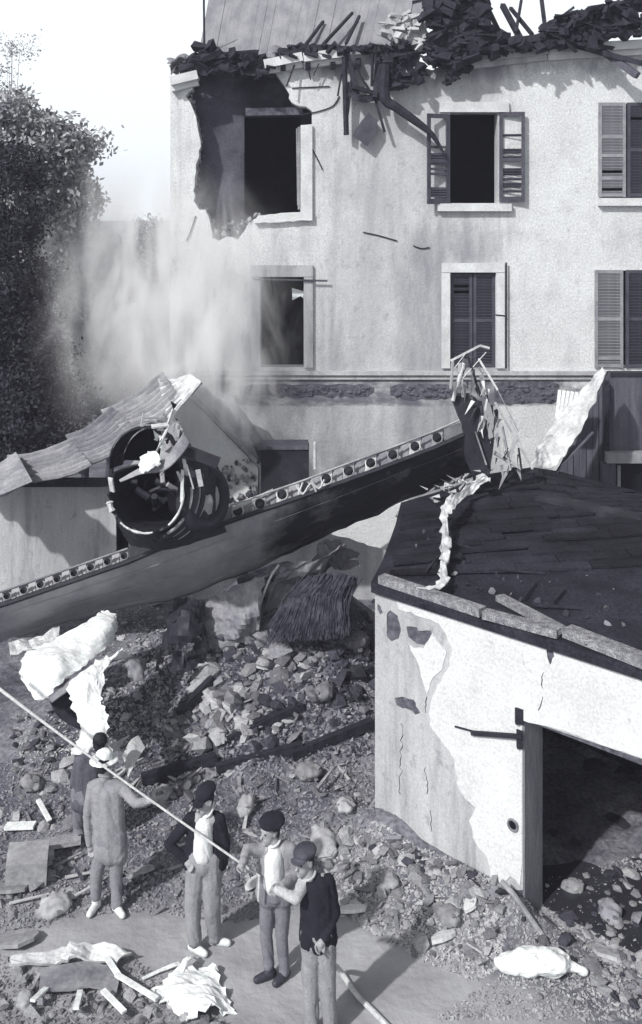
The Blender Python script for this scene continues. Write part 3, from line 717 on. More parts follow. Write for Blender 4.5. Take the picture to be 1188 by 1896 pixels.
for k in range(17):
    v0 = k/15; A0 = Vector((.75,11.75,0)).lerp(Vector((1.2,15.0,0)), v0); y_ = A0.y; x0 = A0.x+.05; 
    # right end where the slab's front edge is passed
    tt = (Vector((x0,y_,0))-WA).dot(WN); x = x0
    while x < 7.5:
        L_ = r.uniform(.45,1.1); xm = x+L_
        d_ = max((Vector((q,y_,0))-WA).dot(WN) for q in (x, xm))
        if d_ < 0.0 and r.random() < .93:
            pts4 = [Vector((a_,b_+r.uniform(-.015,.015),0)) for a_,b_ in ((x,y_),(xm-.015,y_),(xm-.015,y_+.215),(x,y_+.215))]; hh = [BV.ray_cast(Vector((p.x,p.y,9)), Vector((0,0,-1)))[0] for p in pts4]
            if None in hh: x = xm; continue
            lf = r.uniform(.03,.06)
            for q_, (p, h_) in enumerate(zip(pts4, hh)): p.z = h_.z+lf+(0.0 if q_ < 2 else -.012)
            obj('roof_slab', MB().plate(pts4, [], (0,0,-.03)), M['tar'], ob)
        x = xm
M['granular'] = mat('granular_kerb', .36, .16, scale=14, rough=1, bump=1.2, bscale=40, speck=.35)
obj('roof_kerb', MB().beam(rplane(706,1071,ROOFZ+.08), rplane(893,1133,ROOFZ+.08), .12, .09), M['granular'], ob)
obj('roof_kerb', MB().beam(rplane(897,1136,ROOFZ+.08), rplane(1035,1172,ROOFZ+.08), .12, .08), M['granular'], ob)
obj('roof_kerb', MB().beam(rplane(1050,1168,ROOFZ+.09), rplane(1260,1250,ROOFZ+.09), .16, .09), M['granular'], ob)
tag(obj('plank', MB().beam(rplane(925,1106,ROOFZ+.1), rplane(1042,1168,ROOFZ+.1), .11, .06), M['granular'], None), 'short rough grey plank lying on the black roof beside its front edge', 'plank')
# debris strewn over the black roof
r = random.Random(21)
rd = thing('roof_litter', 'scattered dark scraps and clods lying over the flat black roof', 'roof debris', rplane(950,1000,3.1))
poly = [(760,960),(840,910),(990,880),(1140,1000),(1160,1170),(930,1110),(760,1060)]
for i in range(130):
    x, y = samp(poly, r); p = rplane(x, y, ROOFZ+.07+.04*(1100-y)/150); s = r.uniform(.015,.045)
    inst('clod', r.choice(STM['stone_d'] if r.random() < .8 else STM['stone_m']), rd, p, [r.uniform(0,6) for _ in range(3)], (s*1.6,s,s*.6))
for i in range(20):
    x, y = samp(poly, r); p = rplane(x, y, ROOFZ+.1+.04*(1100-y)/150); a_ = r.uniform(0,3)
    obj('lath', MB().beam(p, p+Vector((math.cos(a_),math.sin(a_),.02))*r.uniform(.2,.7), .02), M['char'], rd)
# comb of thin slats by the roof's left corner
cb = thing('lath_bundle', 'small tilted panel of thin dark laths at the left corner of the black roof', 'laths', rplane(760,1060,3))
for i in range(9):
    obj('lath', MB().beam(P(742+i*7,1060+i*1.5,12.6), P(728+i*7,1012-i*2,13.1), .018), M['woodgrey'] if i % 2 else M['metal_mid'], cb)
# pale ragged strip of torn skin hanging down over the roof
def onroof(px, py, dz): p = rplane(px, py, ROOFZ+dz); return (px, py, p.y)
ss = sheet([[(893,878,14.2),(862,902,14.15),onroof(828,925,.42),onroof(818,950,.35),onroof(817,1000,.25),onroof(815,1050,.16),onroof(812,1078,.13),onroof(770,1082,.12)],
            [(905,888,14.2),(872,915,14.15),onroof(840,938,.42),onroof(830,955,.36),onroof(832,1000,.27),onroof(829,1050,.2),onroof(824,1088,.15),onroof(768,1087,.13)]], 6, .008, .05, 7, 5, ragged=.03)
tag(obj('torn_strip', ss, M['metal_br'], None), 'pale ragged strip of torn metal hanging from the wing tip onto the black roof', 'metal strip')
# leaning pole
a_ = ground_hit(1004,1732); tag(obj('pole', MB().tube([a_, P(950,1655,a_.y+.15), P(928,1632,a_.y+.25)], .028, 8), M['wood'], None), 'short pale pole leaning against the corner of the doorway', 'pole')

# ------------------------------------------------------------------ annex at the right edge
an = thing('annex', 'boarded annex, its shade put into dark grey tones, with a doorway at the right edge behind the black roof', 'annex', P(1140,1100,16.8))
def bd(pts, Y, m, nm, t=.04): return obj(nm, MB().plate([P(x,y,Y) for x,y in pts], [], (0,t,0)), M[m], an)
bd([(1040,868),(1130,690),(1420,690),(1420,1110),(1040,1110)], 17.2, 'inner', 'wall', .2)  # dark materials on the annex stand in for the shade falling on it
xb = 1038
k = 0
while xb < 1125:
    wdt = r.uniform(9,13); bd([(xb,870-(xb-1038)*2.0),(xb+wdt,870-(xb+wdt-1038)*2.0),(xb+wdt,1100),(xb,1100)], 17.1-.02*(k % 2), 'woodgrey', 'board'); xb += wdt+1; k += 1
bd([(1121,706),(1128,706),(1128,1100),(1121,1100)], 16.9, 'char', 'post', .2)
bd([(1128,700),(1400,700),(1400,838),(1128,838)], 17.05, 'woodgrey', 'board')
bd([(1124,838),(1400,838),(1400,858),(1124,858)], 16.8, 'shutter', 'lintel', .15)
bd([(1116,858),(1140,858),(1140,990),(1116,990)], 16.85, 'woodgrey', 'door_jamb', .15)
bd([(1142,860),(1300,860),(1300,1100),(1142,1100)], 17.0, 'soot', 'doorway', .04)  # flat black plate painting the shade inside the door opening
bd([(1143,862),(1149,862),(1149,985),(1143,985)], 16.9, 'shutter', 'door_frame', .05)
bd([(1118,990),(1160,990),(1160,1030),(1118,1030)], 16.7, 'woodgrey', 'step', .3)
# curved corrugated sheet standing on end, and pale laths beside it
cs_ = sheet([[(980,866,15.9),(1012,800,16.1),(1065,738,16.3),(1116,680,16.4)],[(998,868,15.7),(1030,812,15.8),(1082,752,16.0),(1119,690,16.1)],[(1025,868,15.4),(1052,830,15.5),(1085,775,15.6),(1112,712,15.9)]], 5, .012, .03, 3, 4, corr=(7,.012))
tag(obj('bent_sheet', cs_, M['metal_br'], None), 'bright curled sheet of corrugated iron standing on end behind the black roof', 'metal sheet')
lt = thing('lath_bundle', 'small fan of pale upright laths beside the bright curled sheet', 'laths', P(1040,760,16.5))
for i in range(6):
    obj('lath', MB().beam(P(1036+i*8,722+i*1,16.6), P(1030+i*6,775,16.5), .05, .02), M['whitecloth'], lt)
dl = thing('dark_laths', 'dark slanting laths propped beneath the bright curled sheet', 'laths', P(1060,850,15.6))
for i in range(6):
    obj('lath', MB().beam(P(1098-i*7,800+i*5,15.7), P(1040-i*3,862+i*4,15.5), .04, .02), M['woodgrey'], dl)

# ------------------------------------------------------------------ sheds and walls, left
r = random.Random(31)
sh = thing('shed', 'low pale shed wall under sagging corrugated iron sheets at the left edge', 'shed', P(130,1100,16.2))
SY = 16.2
obj('wall', MB().plate([P(*p,SY) for p in [(-120,900),(236,898),(240,1110),(-120,1110)]], [], (0,.25,0)), M['render'], sh)
obj('wall', MB().plate([P(237,898,SY), P(237,898,SY)+Vector((0,2.3,0)), P(240,1110,SY)+Vector((0,2.3,0)), P(240,1110,SY)], [], (-.2,0,0)), M['render'], sh)
def csheet(rows, lb, mk='corr', corr=(9,.02), seed=1, cr_=.03):
    return tag(obj('corrugated_sheet', sheet(rows, 6, .006, cr_, 2, seed, corr=corr), M[mk], None), lb, 'metal sheet', 'corrugated sheets over the left shed')
def slope(x0, y0, x1, y1, x2, y2, x3, y3, Ya, Yb, sag=10):
    """far edge (x0,y0)-(x1,y1) at Ya; near edge (x3,y3)-(x2,y2) at Yb. ridges run left to right"""
    rows = []
    for k in range(4):
        t = k/3; A = (x0+(x1-x0)*t, y0+(y1-y0)*t+sag*math.sin(math.pi*t), Ya); B = (x3+(x2-x3)*t, y3+(y2-y3)*t+sag*math.sin(math.pi*t), Yb)
        rows.append([tuple(A[i]+(B[i]-A[i])*u for i in range(3)) for u in (0,.33,.66,1)])
    return rows
# rows run along the slope's length, columns across: ridges follow the row stacking direction
csheet(slope(-90,880,30,838,60,892,-60,925,16.4,14.3), 'lowest corrugated sheet at the left edge, its overhang added to shade the shed wall', 'corr_dk', (8,.05), 2)  # overhang drawn out past the left edge to throw shade on the wall
csheet(slope(12,845,128,812,170,862,28,892,16.7,15.6), 'sagging corrugated sheet at the far left edge of the shed', 'corr_dk', (8,.055), 3)
csheet(slope(120,806,205,752,262,800,160,862,16.8,15.8), 'dark middle corrugated sheet above the white shed wall', 'corr_dk', (8,.055), 4)
csheet(slope(185,760,300,688,338,742,235,806,17.0,16.0), 'long corrugated sheet rising towards the smoke above the engine', 'corr', (8,.055), 5)
csheet(slope(292,702,352,698,372,706,312,776,16.9,15.9,2), 'bright narrow corrugated sheet at the top of the row beside the smoke', 'metal_br', (6,.05), 6)
obj('roof_beam', MB().beam(P(-60,893,15.9), P(240,893,16.0), .12), M['char'], sh)
obj('roof_beam', MB().beam(P(205,862,16.0), P(330,780,16.3), .09), M['char'], sh)
# broken gable wall with its dark sloping coping and chimney block
gb = thing('gable_wall', 'broken gable wall with grey sloping coping and dark square chimney block', 'wall', P(410,1100,17.4))
GY = 17.4
gw = jag([(318,790),(330,745),(352,738)],2,8,1,False)+[(478,866),(476,960),(330,960)]
obj('wall', MB().plate([P(*p,GY) for p in gw], [], (0,.3,0)), M['patch'], gb)
# coping: slopes back and down
cp = [P(350,720,GY-.1), P(482,858,GY-.1), P(502,832,GY+.9), P(432,737,GY+.9), P(385,716,GY+.9)]
obj('coping', MB().add([*cp, *[p+Vector((0,0,-.1)) for p in cp]], [(0,1,2,3,4),(9,8,7,6,5),(0,5,6,1),(1,6,7,2),(2,7,8,3),(3,8,9,4),(4,9,5,0)]), M['metal_mid'], gb)
obj('chimney', MB().box((P(527,0,GY-.05).x, GY+.2, (P(0,830,GY).z+P(0,960,GY).z)/2), (88*GY/FPX, .5, 130*GY/FPX)), M['inner'], gb)
obj('chimney_cap', MB().box((P(524,0,GY).x, GY+.2, P(0,828,GY).z), (92*GY/FPX, .56, .05)), M['woodgrey'], gb)
for i in range(70):
    x = r.uniform(400,478); y = r.uniform(850,935); s = r.uniform(.03,.09)
    if y < 850+(478-x)*.0: continue
    inst('stone', r.choice(STM[r.choice(['stone_l','stone_l','stone_m','stone_d'])]), gb, P(x,y,GY-r.uniform(0,.1)), [r.uniform(0,6) for _ in range(3)], (s,s*.8,s*.7))
tag(obj('pipe_stub', MB().tube([P(583,818,17.3), P(583,868,17.3)], .03), M['metal_br'], None), 'short thin pale upright post beside the dark chimney block', 'post')

# ------------------------------------------------------------------ the wrecked wing
U = [(-90,1148),(25,1112),(235,1040),(330,1000),(420,966),(560,918),(700,868),(800,830),(868,800)]
Lw = [(-90,1212),(25,1178),(200,1130),(330,1106),(420,1072),(520,1030),(640,976),(760,922),(900,872)]
def WY(px): return 13.0+(px-25)/880*1.7
wg = thing('aircraft_wing', 'long dark aircraft wing lying across the wreckage, bare ribs along its upper edge', 'aircraft wing', P(300,1110,14))
def uy(x): return float(np.interp(x, [p[0] for p in U], [p[1] for p in U]))
rows = []
for k, (u, l) in enumerate(zip(U, Lw)):
    Ya = WY(u[0]); rows.append([(u[0]*(1-t)+l[0]*t, u[1]*(1-t)+l[1]*t, Ya+.75*t**1.2-.1*math.sin(math.pi*t)) for t in (0,.33,.66,1)])
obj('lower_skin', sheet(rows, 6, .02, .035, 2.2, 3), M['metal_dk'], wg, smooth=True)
# panel joints and buckles on the skin
def on_skin(x, t, o=-.035):
    u_ = uy(x); l_ = float(np.interp(x, [p[0] for p in Lw], [p[1] for p in Lw])); return P(x+ (x*.0), u_*(1-t)+l_*t, WY(x)+.75*t**1.2-.1*math.sin(math.pi*t)+o)
for t_ in (.3,.62,.93): obj('skin_joint', MB().tube([on_skin(x, t_) for x in range(-80,880,24)], .005, 4), M['metal_dk'], wg)
for x_ in (60,150,240,420,505,590,672,760,830): obj('skin_joint', MB().tube([on_skin(x_+18*t_, t_) for t_ in (.02,.2,.4,.6,.8,.96)], .004, 4), M['metal_dk'], wg)
rows2 = [[(u[0]*(1-t)+l[0]*t, u[1]*(1-t)+l[1]*t-0*t, WY(u[0])+.28+.85*t-.06) for t in (0,.5,.97)] for u, l in zip(U, Lw)]
obj('upper_skin', sheet(rows2, 4, .02, .02, 1.2, 4), M['metal_mid'], wg)
# dark tube painting the shadow line below the ribs, then the rib row
obj('shadow_line', MB().tube([P(u[0],u[1]+1,WY(u[0])-.02) for u in U], .035, 6), M['metal_burnt'], wg)
def rib(x0, x1, hgt, bright, rad, dis=0):
    Y0 = WY(x0)+.06; Y1 = WY(x1)+.06; b = 3
    c = [P(x0,uy(x0)-b,Y0), P(x1,uy(x1)-b,Y1), P(x1+2,uy(x1)-b-hgt,Y1+.08), P(x0+2,uy(x0)-b-hgt,Y0+.08)]
    cc = sum(c, Vector())/4; ex = (c[1]-c[0]).normalized(); nn = (c[1]-c[0]).cross(c[3]-c[0]).normalized(); ey = nn.cross(ex)
    if nn.y > 0: nn = -nn
    for p in c: p -= nn*((p-cc).dot(nn))
    R_ = rad/135
    hole = [cc+ex*R_*math.cos(t)+ey*R_*math.sin(t) for t in [2*math.pi*k/12 for k in range(12)]]
    o = obj('rib', MB().plate(c, [hole], -nn*.015), M[bright], wg)
    rim = MB().tube([cc+nn*.004+ex*R_*1.08*math.cos(t)+ey*R_*1.08*math.sin(t) for t in [2*math.pi*k/12 for k in range(13)]], .009, 4); obj('rim', rim, M[bright], o)
    o['label'] = 'pierced rib plate with a round lightening hole'
for q0, q1 in ((420,860),(-80,238)): obj('dark_backing', MB().plate([P(q0,uy(q0)-2,WY(q0)+.22), P(q1,uy(q1)-2,WY(q1)+.22), P(q1,uy(q1)-24,WY(q1)+.26), P(q0,uy(q0)-20,WY(q0)+.26)], [], (0,.02,0)), M['metal_burnt'], wg)  # dark plate added behind the ribs so their holes look dark
x = 818; i = 0
while x > 428:
    w_ = 20; rib(x-w_, x, 26 if x > 500 else 20, 'metal_br' if (i % 2) else 'corr', 9.5)
    rib_w = 21
    obj('web', MB().plate([P(x-w_-rib_w+1,uy(x-w_-rib_w)-3,WY(x)+.1), P(x-w_-1,uy(x-w_)-3,WY(x)+.1), P(x-w_+1,uy(x-w_)-27,WY(x)+.18), P(x-w_-rib_w+3,uy(x-w_-rib_w)-27,WY(x)+.18)], [], (0,.015,0)), M['corr_dk'], wg)
    x -= w_+rib_w; i += 1
obj('web', MB().plate([P(820,uy(820)-3,WY(820)+.1), P(858,uy(858)-3,WY(858)+.1), P(858,uy(858)-24,WY(858)+.1), P(822,uy(820)-26,WY(820)+.1)], [], (0,.015,0)), M['metal_mid'], wg)
x = 236; i = 0
while x > -40:
    rib(x-15, x, 20, 'corr_dk' if x > 120 else 'metal_mid', 6.5)
    obj('web', MB().plate([P(x-30,uy(x-30)-3,WY(x)+.1), P(x-16,uy(x-16)-3,WY(x)+.1), P(x-15,uy(x-15)-22,WY(x)+.16), P(x-29,uy(x-29)-22,WY(x)+.16)], [], (0,.015,0)), M['metal_dk'], wg)
    x -= 31; i += 1
# light cap strips along the ribs
obj('cap_strip', MB().tube([P(x,uy(x)-28-(2 if x > 600 else 0),WY(x)+.1) for x in (425,500,560,640,720,800,856)], .016, 5), M['corr'], wg)
obj('cap_strip', MB().tube([P(x,uy(x)-24,WY(x)+.1) for x in (-80,25,90,160,236)], .016, 5), M['corr_dk'], wg)
obj('cap_strip', sheet([[(418,946,14.0),(450,930,14.05),(505,905,14.1)],[(418,951,14.0),(452,936,14.05),(505,910,14.1)]], 5, .01, .01, 3, 1), M['metal_br'], wg)
for pts in ([(548,898),(560,915),(575,895),(585,910)],[(575,890),(590,905),(600,888)],[(560,893),(552,915)]):
    obj('torn_strip', MB().tube(spline([P(a,b,14.0) for a,b in pts],3), .014, 5), M['metal_br'], wg)
# vertical black stub and torn lattice at the wing's end
obj('end_plate', MB().plate([P(*p,14.5) for p in jag([(838,735),(872,733),(895,752),(900,790),(912,840),(905,880),(880,892),(862,850),(858,790),(846,762)],2,10,4)], [], (0,.25,0)), M['metal_burnt'], wg)
r = random.Random(77)
tl = thing('torn_wing_tip', 'upright tangle of torn bright and black metal ribs at the right end of the wing', 'wreckage', P(890,880,14.6))
def st(a, b, w_, mk, Y=14.45, Y2=None, nm='strut'):
    obj(nm, MB().beam(P(*a,Y), P(*b,Y2 or Y), w_, w_*.4, roll=r.uniform(0,2)), M[mk], tl)
for a_, b_, w_, mk in (((834,668),(888,640),.03,'metal_br'),((888,640),(906,645),.04,'metal_br'),((900,652),(850,708),.022,'metal_br'),((886,664),(921,722),.03,'metal_br'),((921,722),(960,800),.02,'corr'),((916,745),(986,868),.035,'metal_br'),
                       ((942,770),(975,848),.02,'metal_br'),((858,672),(838,742),.06,'metal_br'),((850,672),(858,735),.05,'corr'),((838,668),(834,720),.05,'metal_dk'),((866,660),(890,735),.04,'metal_burnt'),((893,690),(905,745),.03,'corr'),
                       ((905,745),(890,800),.05,'metal_dk'),((930,790),(945,868),.06,'corr'),((955,812),(935,870),.05,'metal_dk'),((880,800),(900,860),.05,'corr'),((915,838),(965,868),.05,'corr'),((960,830),(965,868),.06,'metal_burnt'),((865,650),(835,690),.02,'metal_br'),((905,720),(898,760),.03,'metal_br')):
    st(a_, b_, w_, mk)
for i in range(60):
    t = r.random(); cx = 850+95*t+r.uniform(-22,22); cy = 672+190*t+r.uniform(-20,20)
    L_ = r.uniform(12,36); an_ = r.uniform(.9,2.0); Yc = 14.45+r.uniform(-.15,.3)
    c = [(cx,cy),(cx+L_*.25*r.uniform(.5,1.4),cy+r.uniform(-5,5)),(cx+L_*math.cos(an_),cy+L_*math.sin(an_))]
    pts = [P(c[0][0],c[0][1],Yc), P(c[1][0],c[1][1],Yc+r.uniform(-.1,.1)), P(c[2][0],c[2][1],Yc+r.uniform(-.15,.15))]
    obj('shard', MB().plate(pts, [], (0,.012,0)), M[r.choice(['metal_br','corr','metal_dk','metal_burnt','metal_burnt','metal_mid'])], tl)
for i in range(46):
    t = r.random(); cx = 795+110*t+r.uniform(-8,8); cy = 915-40*t+r.uniform(-12,10); L_ = r.uniform(8,24); an_ = r.uniform(-.9,.5)+ (math.pi if r.random()<.5 else 0)
    pts = [P(cx,cy,14.35), P(cx+r.uniform(-3,6),cy+r.uniform(3,9),14.3), P(cx+L_*math.cos(an_),cy+L_*math.sin(an_),14.4+r.uniform(-.1,.1))]
    obj('shard', MB().plate(pts, [], (0,.012,0)), M[r.choice(['metal_br','metal_br','corr','metal_dk','metal_burnt'])], tl)

# ------------------------------------------------------------------ engine nacelle
nc = thing('engine_nacelle', 'round black open-ended engine nacelle with torn bright rim, standing on the wing', 'engine nacelle', P(275,960,12.9))
NC = P(270,912,12.75); ax = Vector((.18,1,-.12)).normalized(); ux = ax.cross(Vector((0,0,1))).normalized(); uz = ux.cross(ax)
if uz.z < 0: uz = -uz
def ncp(a, rad, t, dz=0): return NC+ax*t+(ux*math.cos(a)+uz*math.sin(a))*rad+Vector((0,0,dz))
n_a = 48; m = MB()
rr = random.Random(5)
arc0, arc1 = R(-205), R(35)
jg = [rr.uniform(-.04,.05) for _ in range(n_a+1)]
rings = []
for (rad, t) in ((.50,0),(.52,.12),(.53,.4),(.52,.8),(.46,1.3),(.43,1.3),(.49,.8),(.495,.4),(.485,.12),(.475,.01)):
    rings.append([ncp(arc0+(arc1-arc0)*k/n_a, rad+.012*noise.noise(Vector((k*.5,t*3,1))), t+(jg[k] if t < .1 else 0)) for k in range(n_a+1)])
o_ = 0; nn_ = n_a+1
for rg in rings: m.v += [tuple(p) for p in rg]
for a_ in range(len(rings)):
    b_ = (a_+1) % len(rings)
    for k in range(n_a): m.f.append((a_*nn_+k, a_*nn_+k+1, b_*nn_+k+1, b_*nn_+k))
m.f.append(tuple(a_*nn_ for a_ in range(len(rings)))); m.f.append(tuple(a_*nn_+n_a for a_ in reversed(range(len(rings)))))
obj('barrel', m, M['metal_burnt'], nc, smooth=False)
# bright broken rim along lower right and lower left
for s0, s1, w0 in ((-50,35,.022),(-130,-75,.02),(-165,-150,.05)):
    obj('rim', MB().tube([ncp(R(s0+(s1-s0)*k/14), .487, -.02+.012*noise.noise(Vector((k*1.3,0,s0)))) for k in range(15)], [w0*(.6+.8*abs(noise.noise(Vector((k*.8,1,s0))))) for k in range(15)], 6), M['metal_br'], nc)
# outer stringers behind the rim
for q_, rad in enumerate((.56,.62,.68)):
    obj('stringer', MB().tube([ncp(R(-62+70*k/12), rad, .1+.13*q_) for k in range(13)], .02, 5), M['corr'] if q_ % 2 == 0 else M['metal_mid'], nc)
    obj('skin_band', MB().tube([ncp(R(-75+80*k/12), rad+.02, .16+.14*q_) for k in range(13)], .05, 5), M['metal_burnt'], nc)
obj('firewall', MB().add([ncp(2*math.pi*k/24, .49, .9) for k in range(24)]+[ncp(2*math.pi*k/24, .49, .94) for k in range(24)], [tuple(range(24)), tuple(24+k for k in reversed(range(24)))]), M['soot'], nc)
for i in range(26):
    a_ = rr.uniform(0,6.28); rad = rr.uniform(0,.38); t = rr.uniform(.3,.85); p = ncp(a_, rad, t)
    obj('engine_pipe', MB().tube([p, p+Vector((rr.uniform(-.2,.2), rr.uniform(-.1,.2), rr.uniform(-.2,.2)))], rr.uniform(.015,.05), 6), M[rr.choice(['metal_burnt','metal_burnt','metal_burnt','metal_dk'])], nc)
# second, upper hoop: the sprung cowling
NC2 = P(266,862,12.95)
def n2(a, rad, t): return NC2+ax*t+(ux*math.cos(a)+uz*math.sin(a))*rad
m = MB(); rs = []
for (rad, t) in ((.46,0),(.49,.1),(.5,.5),(.46,.5),(.45,.1)): rs.append([n2(R(-8+196*k/30), rad*(1+.04*noise.noise(Vector((k*.4,t,3)))), t) for k in range(31)])
for rg in rs: m.v += [tuple(p) for p in rg]
for a_ in range(5):
    b_ = (a_+1) % 5
    for k in range(30): m.f.append((a_*31+k, a_*31+k+1, b_*31+k+1, b_*31+k))
obj('cowling', m, M['metal_burnt'], nc)
for q_ in range(3): obj('stringer', MB().tube([n2(R(60+110*k/12), .5+.035*q_, .05+.12*q_) for k in range(13)], .013, 5), M['corr_dk'], nc)
obj('inner_panel', MB().add([n2(R(180*k/16), .44, .45) for k in range(17)]+[n2(R(180*k/16), .44, .48) for k in range(17)], [tuple(range(17)), tuple(17+k for k in reversed(range(17)))]), M['soot'], nc)
# curved cowling flap dividing the two, bright at its middle
obj('cowling_flap', sheet([[(220,888,12.6),(255,868,12.55),(300,852,12.5),(330,815,12.55),(340,800,12.6)],[(222,892,12.55),(260,878,12.5),(305,870,12.42),(338,840,12.5),(352,818,12.6)]], 6, .015, .01, 3, 2), M['metal_mid'], nc, smooth=True)
obj('bright_flap', sheet([[(258,852,12.5),(275,838,12.48),(290,836,12.48)],[(254,868,12.42),(272,862,12.38),(294,846,12.42)],[(262,874,12.4),(280,870,12.36),(296,856,12.42)]], 5, .008, .04, 6, 3, ragged=.02), M['whitecloth'], nc)
obj('cowling_flap', sheet([[(296,880,12.9),(308,790,13.1),(318,770,13.2)],[(330,845,12.9),(332,800,13.1),(334,780,13.2)]], 6, .02, .04, 4, 6), M['metal_mid'], nc)
tg = [((296,870),(303,812),.04),((303,812),(287,840),.025),((262,790),(266,765),.035),((280,790),(312,786),.07),((312,786),(322,758),.06),((300,812),(318,778),.05),((204,885),(208,910),.07),((340,850),(345,880),.05),((338,870),(336,930),.04),((345,860),(358,905),.02),((366,870),(372,900),.06)]
for a_, b_, w_ in tg: obj('torn_strip', MB().beam(P(*a_,12.6), P(*b_,12.65), w_, w_*.3, roll=rr.uniform(0,1)), M['metal_br'], nc)
for i in range(20):
    cx, cy = samp([(276,768),(330,752),(326,800),(300,850),(285,820)], rr); L_ = rr.uniform(6,20); a_ = rr.uniform(0,6.28)
    obj('shard', MB().plate([P(cx,cy,12.75), P(cx+L_*math.cos(a_),cy+L_*math.sin(a_),12.7), P(cx+L_*.6*math.cos(a_+1),cy+L_*.6*math.sin(a_+1),12.8)], [], (0,.012,0)), M[rr.choice(['metal_br','whitecloth','corr','metal_burnt'])], nc)
obj('strut', MB().beam(P(322,826,12.7), P(405,857,12.7), .1, .12), M['metal_burnt'], nc)
# main wheel beside the nacelle
wc = P(376,924,13.05); wx = Vector((.75,-.62,.1)).normalized(); wz = Vector((.05,.25,1)); wz = (wz-wx*wz.dot(wx)).normalized(); wy = wz.cross(wx)
m = MB(); NA, NB = 28, 10; RR, rt = .33, .1
for i in range(NA):
    a_ = 2*math.pi*i/NA; d = wy*math.cos(a_)+wz*math.sin(a_)
    for j in range(NB):
        b_ = 2*math.pi*j/NB; m.v.append(tuple(wc+d*(RR+rt*math.cos(b_))+wx*rt*1.1*math.sin(b_)))
for i in range(NA):
    for j in range(NB): m.f.append((i*NB+j, ((i+1)%NA)*NB+j, ((i+1)%NA)*NB+(j+1)%NB, i*NB+(j+1)%NB))
wt = obj('tyre', m, M['rubber'], nc, smooth=True)
obj('wheel_hub', MB().tube([wc-wx*.06, wc+wx*.05, wc+wx*.11], [.24,.24,.07], 16), M['metal_dk'], nc)
obj('hub_cap', MB().sphere(wc+wx*.1, (.05,.05,.075), 10, 6), M['corr'], nc)
obj('fairing', sheet([[(345,850,12.9),(380,860,12.95),(398,880,13.0)],[(345,960,12.9),(365,985,12.9),(400,975,13.1)]], 5, .02, .05, 3, 8), M['metal_burnt'], nc)
# skirt where the nacelle meets the wing
obj('fairing', sheet([[(212,960,13.0),(275,985,12.8),(350,965,13.0),(410,960,13.4)],[(240,1012,13.25),(290,1018,13.2),(350,1008,13.3),(420,985,13.5)]], 5, .02, .03, 3, 9), M['metal_burnt'], nc)
# ------------------------------------------------------------------ wreckage below the wing
def piece(name, label, cat, m, mk, smooth=False, group=None): return tag(obj(name, m, M[mk], None, smooth=smooth), label, cat, group)
piece('white_wall_fragment', 'bright triangular piece of whitewashed wall seen beneath the wing', 'wall fragment',
      MB().plate([P(x,y,15.9) for x,y in jag([(600,985),(640,968),(700,942),(742,932),(772,932),(756,944),(736,946),(732,956),(742,966),(750,972),(738,1000),(722,1021),(690,1012),(655,1000)],1.2,9,3)], [], (0,.2,0)), 'patch')
piece('curved_skin', 'big bright domed sheet of aircraft skin lying at the left below the wing', 'metal sheet',
      sheet([[(36,1250,12.4),(62,1292,12.2),(84,1296,12.1)],[(48,1212,12.7),(95,1240,12.2),(115,1262,12.15)],[(105,1180,13.0),(130,1205,12.6),(165,1225,12.5)],[(170,1142,13.3),(195,1165,13.0),(205,1192,13.0)],[(188,1130,13.5),(215,1140,13.4),(218,1165,13.4)]], 8, .006, .035, 2.6, 5, ragged=.02), 'whitecloth')
piece('curved_skin', 'narrow pale strip of bent skin running under the big domed sheet', 'metal sheet',
      sheet([[(88,1296,12.05),(96,1302,12.0)],[(140,1252,12.3),(150,1262,12.2)],[(185,1222,12.6),(200,1230,12.5)],[(225,1205,12.9),(245,1215,12.9)]], 6, .012, .02, 2, 6), 'metal_mid')
piece('dark_sheet', 'dark bent sheet in the hollow beneath the bright domed skin', 'metal sheet',
      sheet([[(92,1300,12.3),(110,1330,12.2),(150,1352,12.1)],[(130,1268,12.5),(140,1300,12.4),(165,1330,12.3)]], 5, .012, .02, 2, 7), 'metal_burnt')
piece('white_drape', 'white ragged length of cloth hanging down behind the hatted man', 'cloth',
      sheet([[(145,1255,12.3),(185,1222,12.5),(228,1206,12.7)],[(126,1268,12.1),(165,1262,12.1),(194,1240,12.3)],[(134,1310,11.9),(160,1320,11.8),(188,1300,11.9)],[(150,1350,11.7),(172,1358,11.6),(200,1335,11.7)],[(130,1400,11.5),(160,1392,11.5),(198,1368,11.6)]], 8, .006, .055, 3.5, 8, ragged=.03), 'whitecloth')
piece('crumpled_sheet', 'light crumpled sheet in the corner under the wing above the domed skin', 'metal sheet',
      sheet([[(15,1190,13.2),(60,1180,13.3),(110,1166,13.5)],[(20,1215,13.0),(70,1205,13.1),(110,1185,13.3)]], 6, .012, .1, 4, 9), 'metal_br')
piece('pointed_sheet', 'grey pointed sheet standing behind the head of the hatted man', 'metal sheet',
      sheet([[(200,1380,11.9),(232,1366,11.9)],[(215,1392,11.9),(240,1362,12.0)]], 5, .012, .02, 4, 1), 'metal_br')
piece('pointed_sheet', 'pale leaf-shaped scrap with spots standing right of the hatted man', 'metal sheet',
      sheet([[(226,1400,11.8),(240,1372,11.9),(256,1362,12.0)],[(236,1440,11.6),(252,1410,11.7),(268,1385,11.9)]], 5, .012, .02, 4, 2), 'cloth')
piece('white_tile', 'flat white slab lying at the left edge of the rubble', 'slab', MB().beam(ground_hit(10,1538)+Vector((0,0,.05)), ground_hit(64,1536)+Vector((0,0,.05)), .12, .03), 'whitecloth')
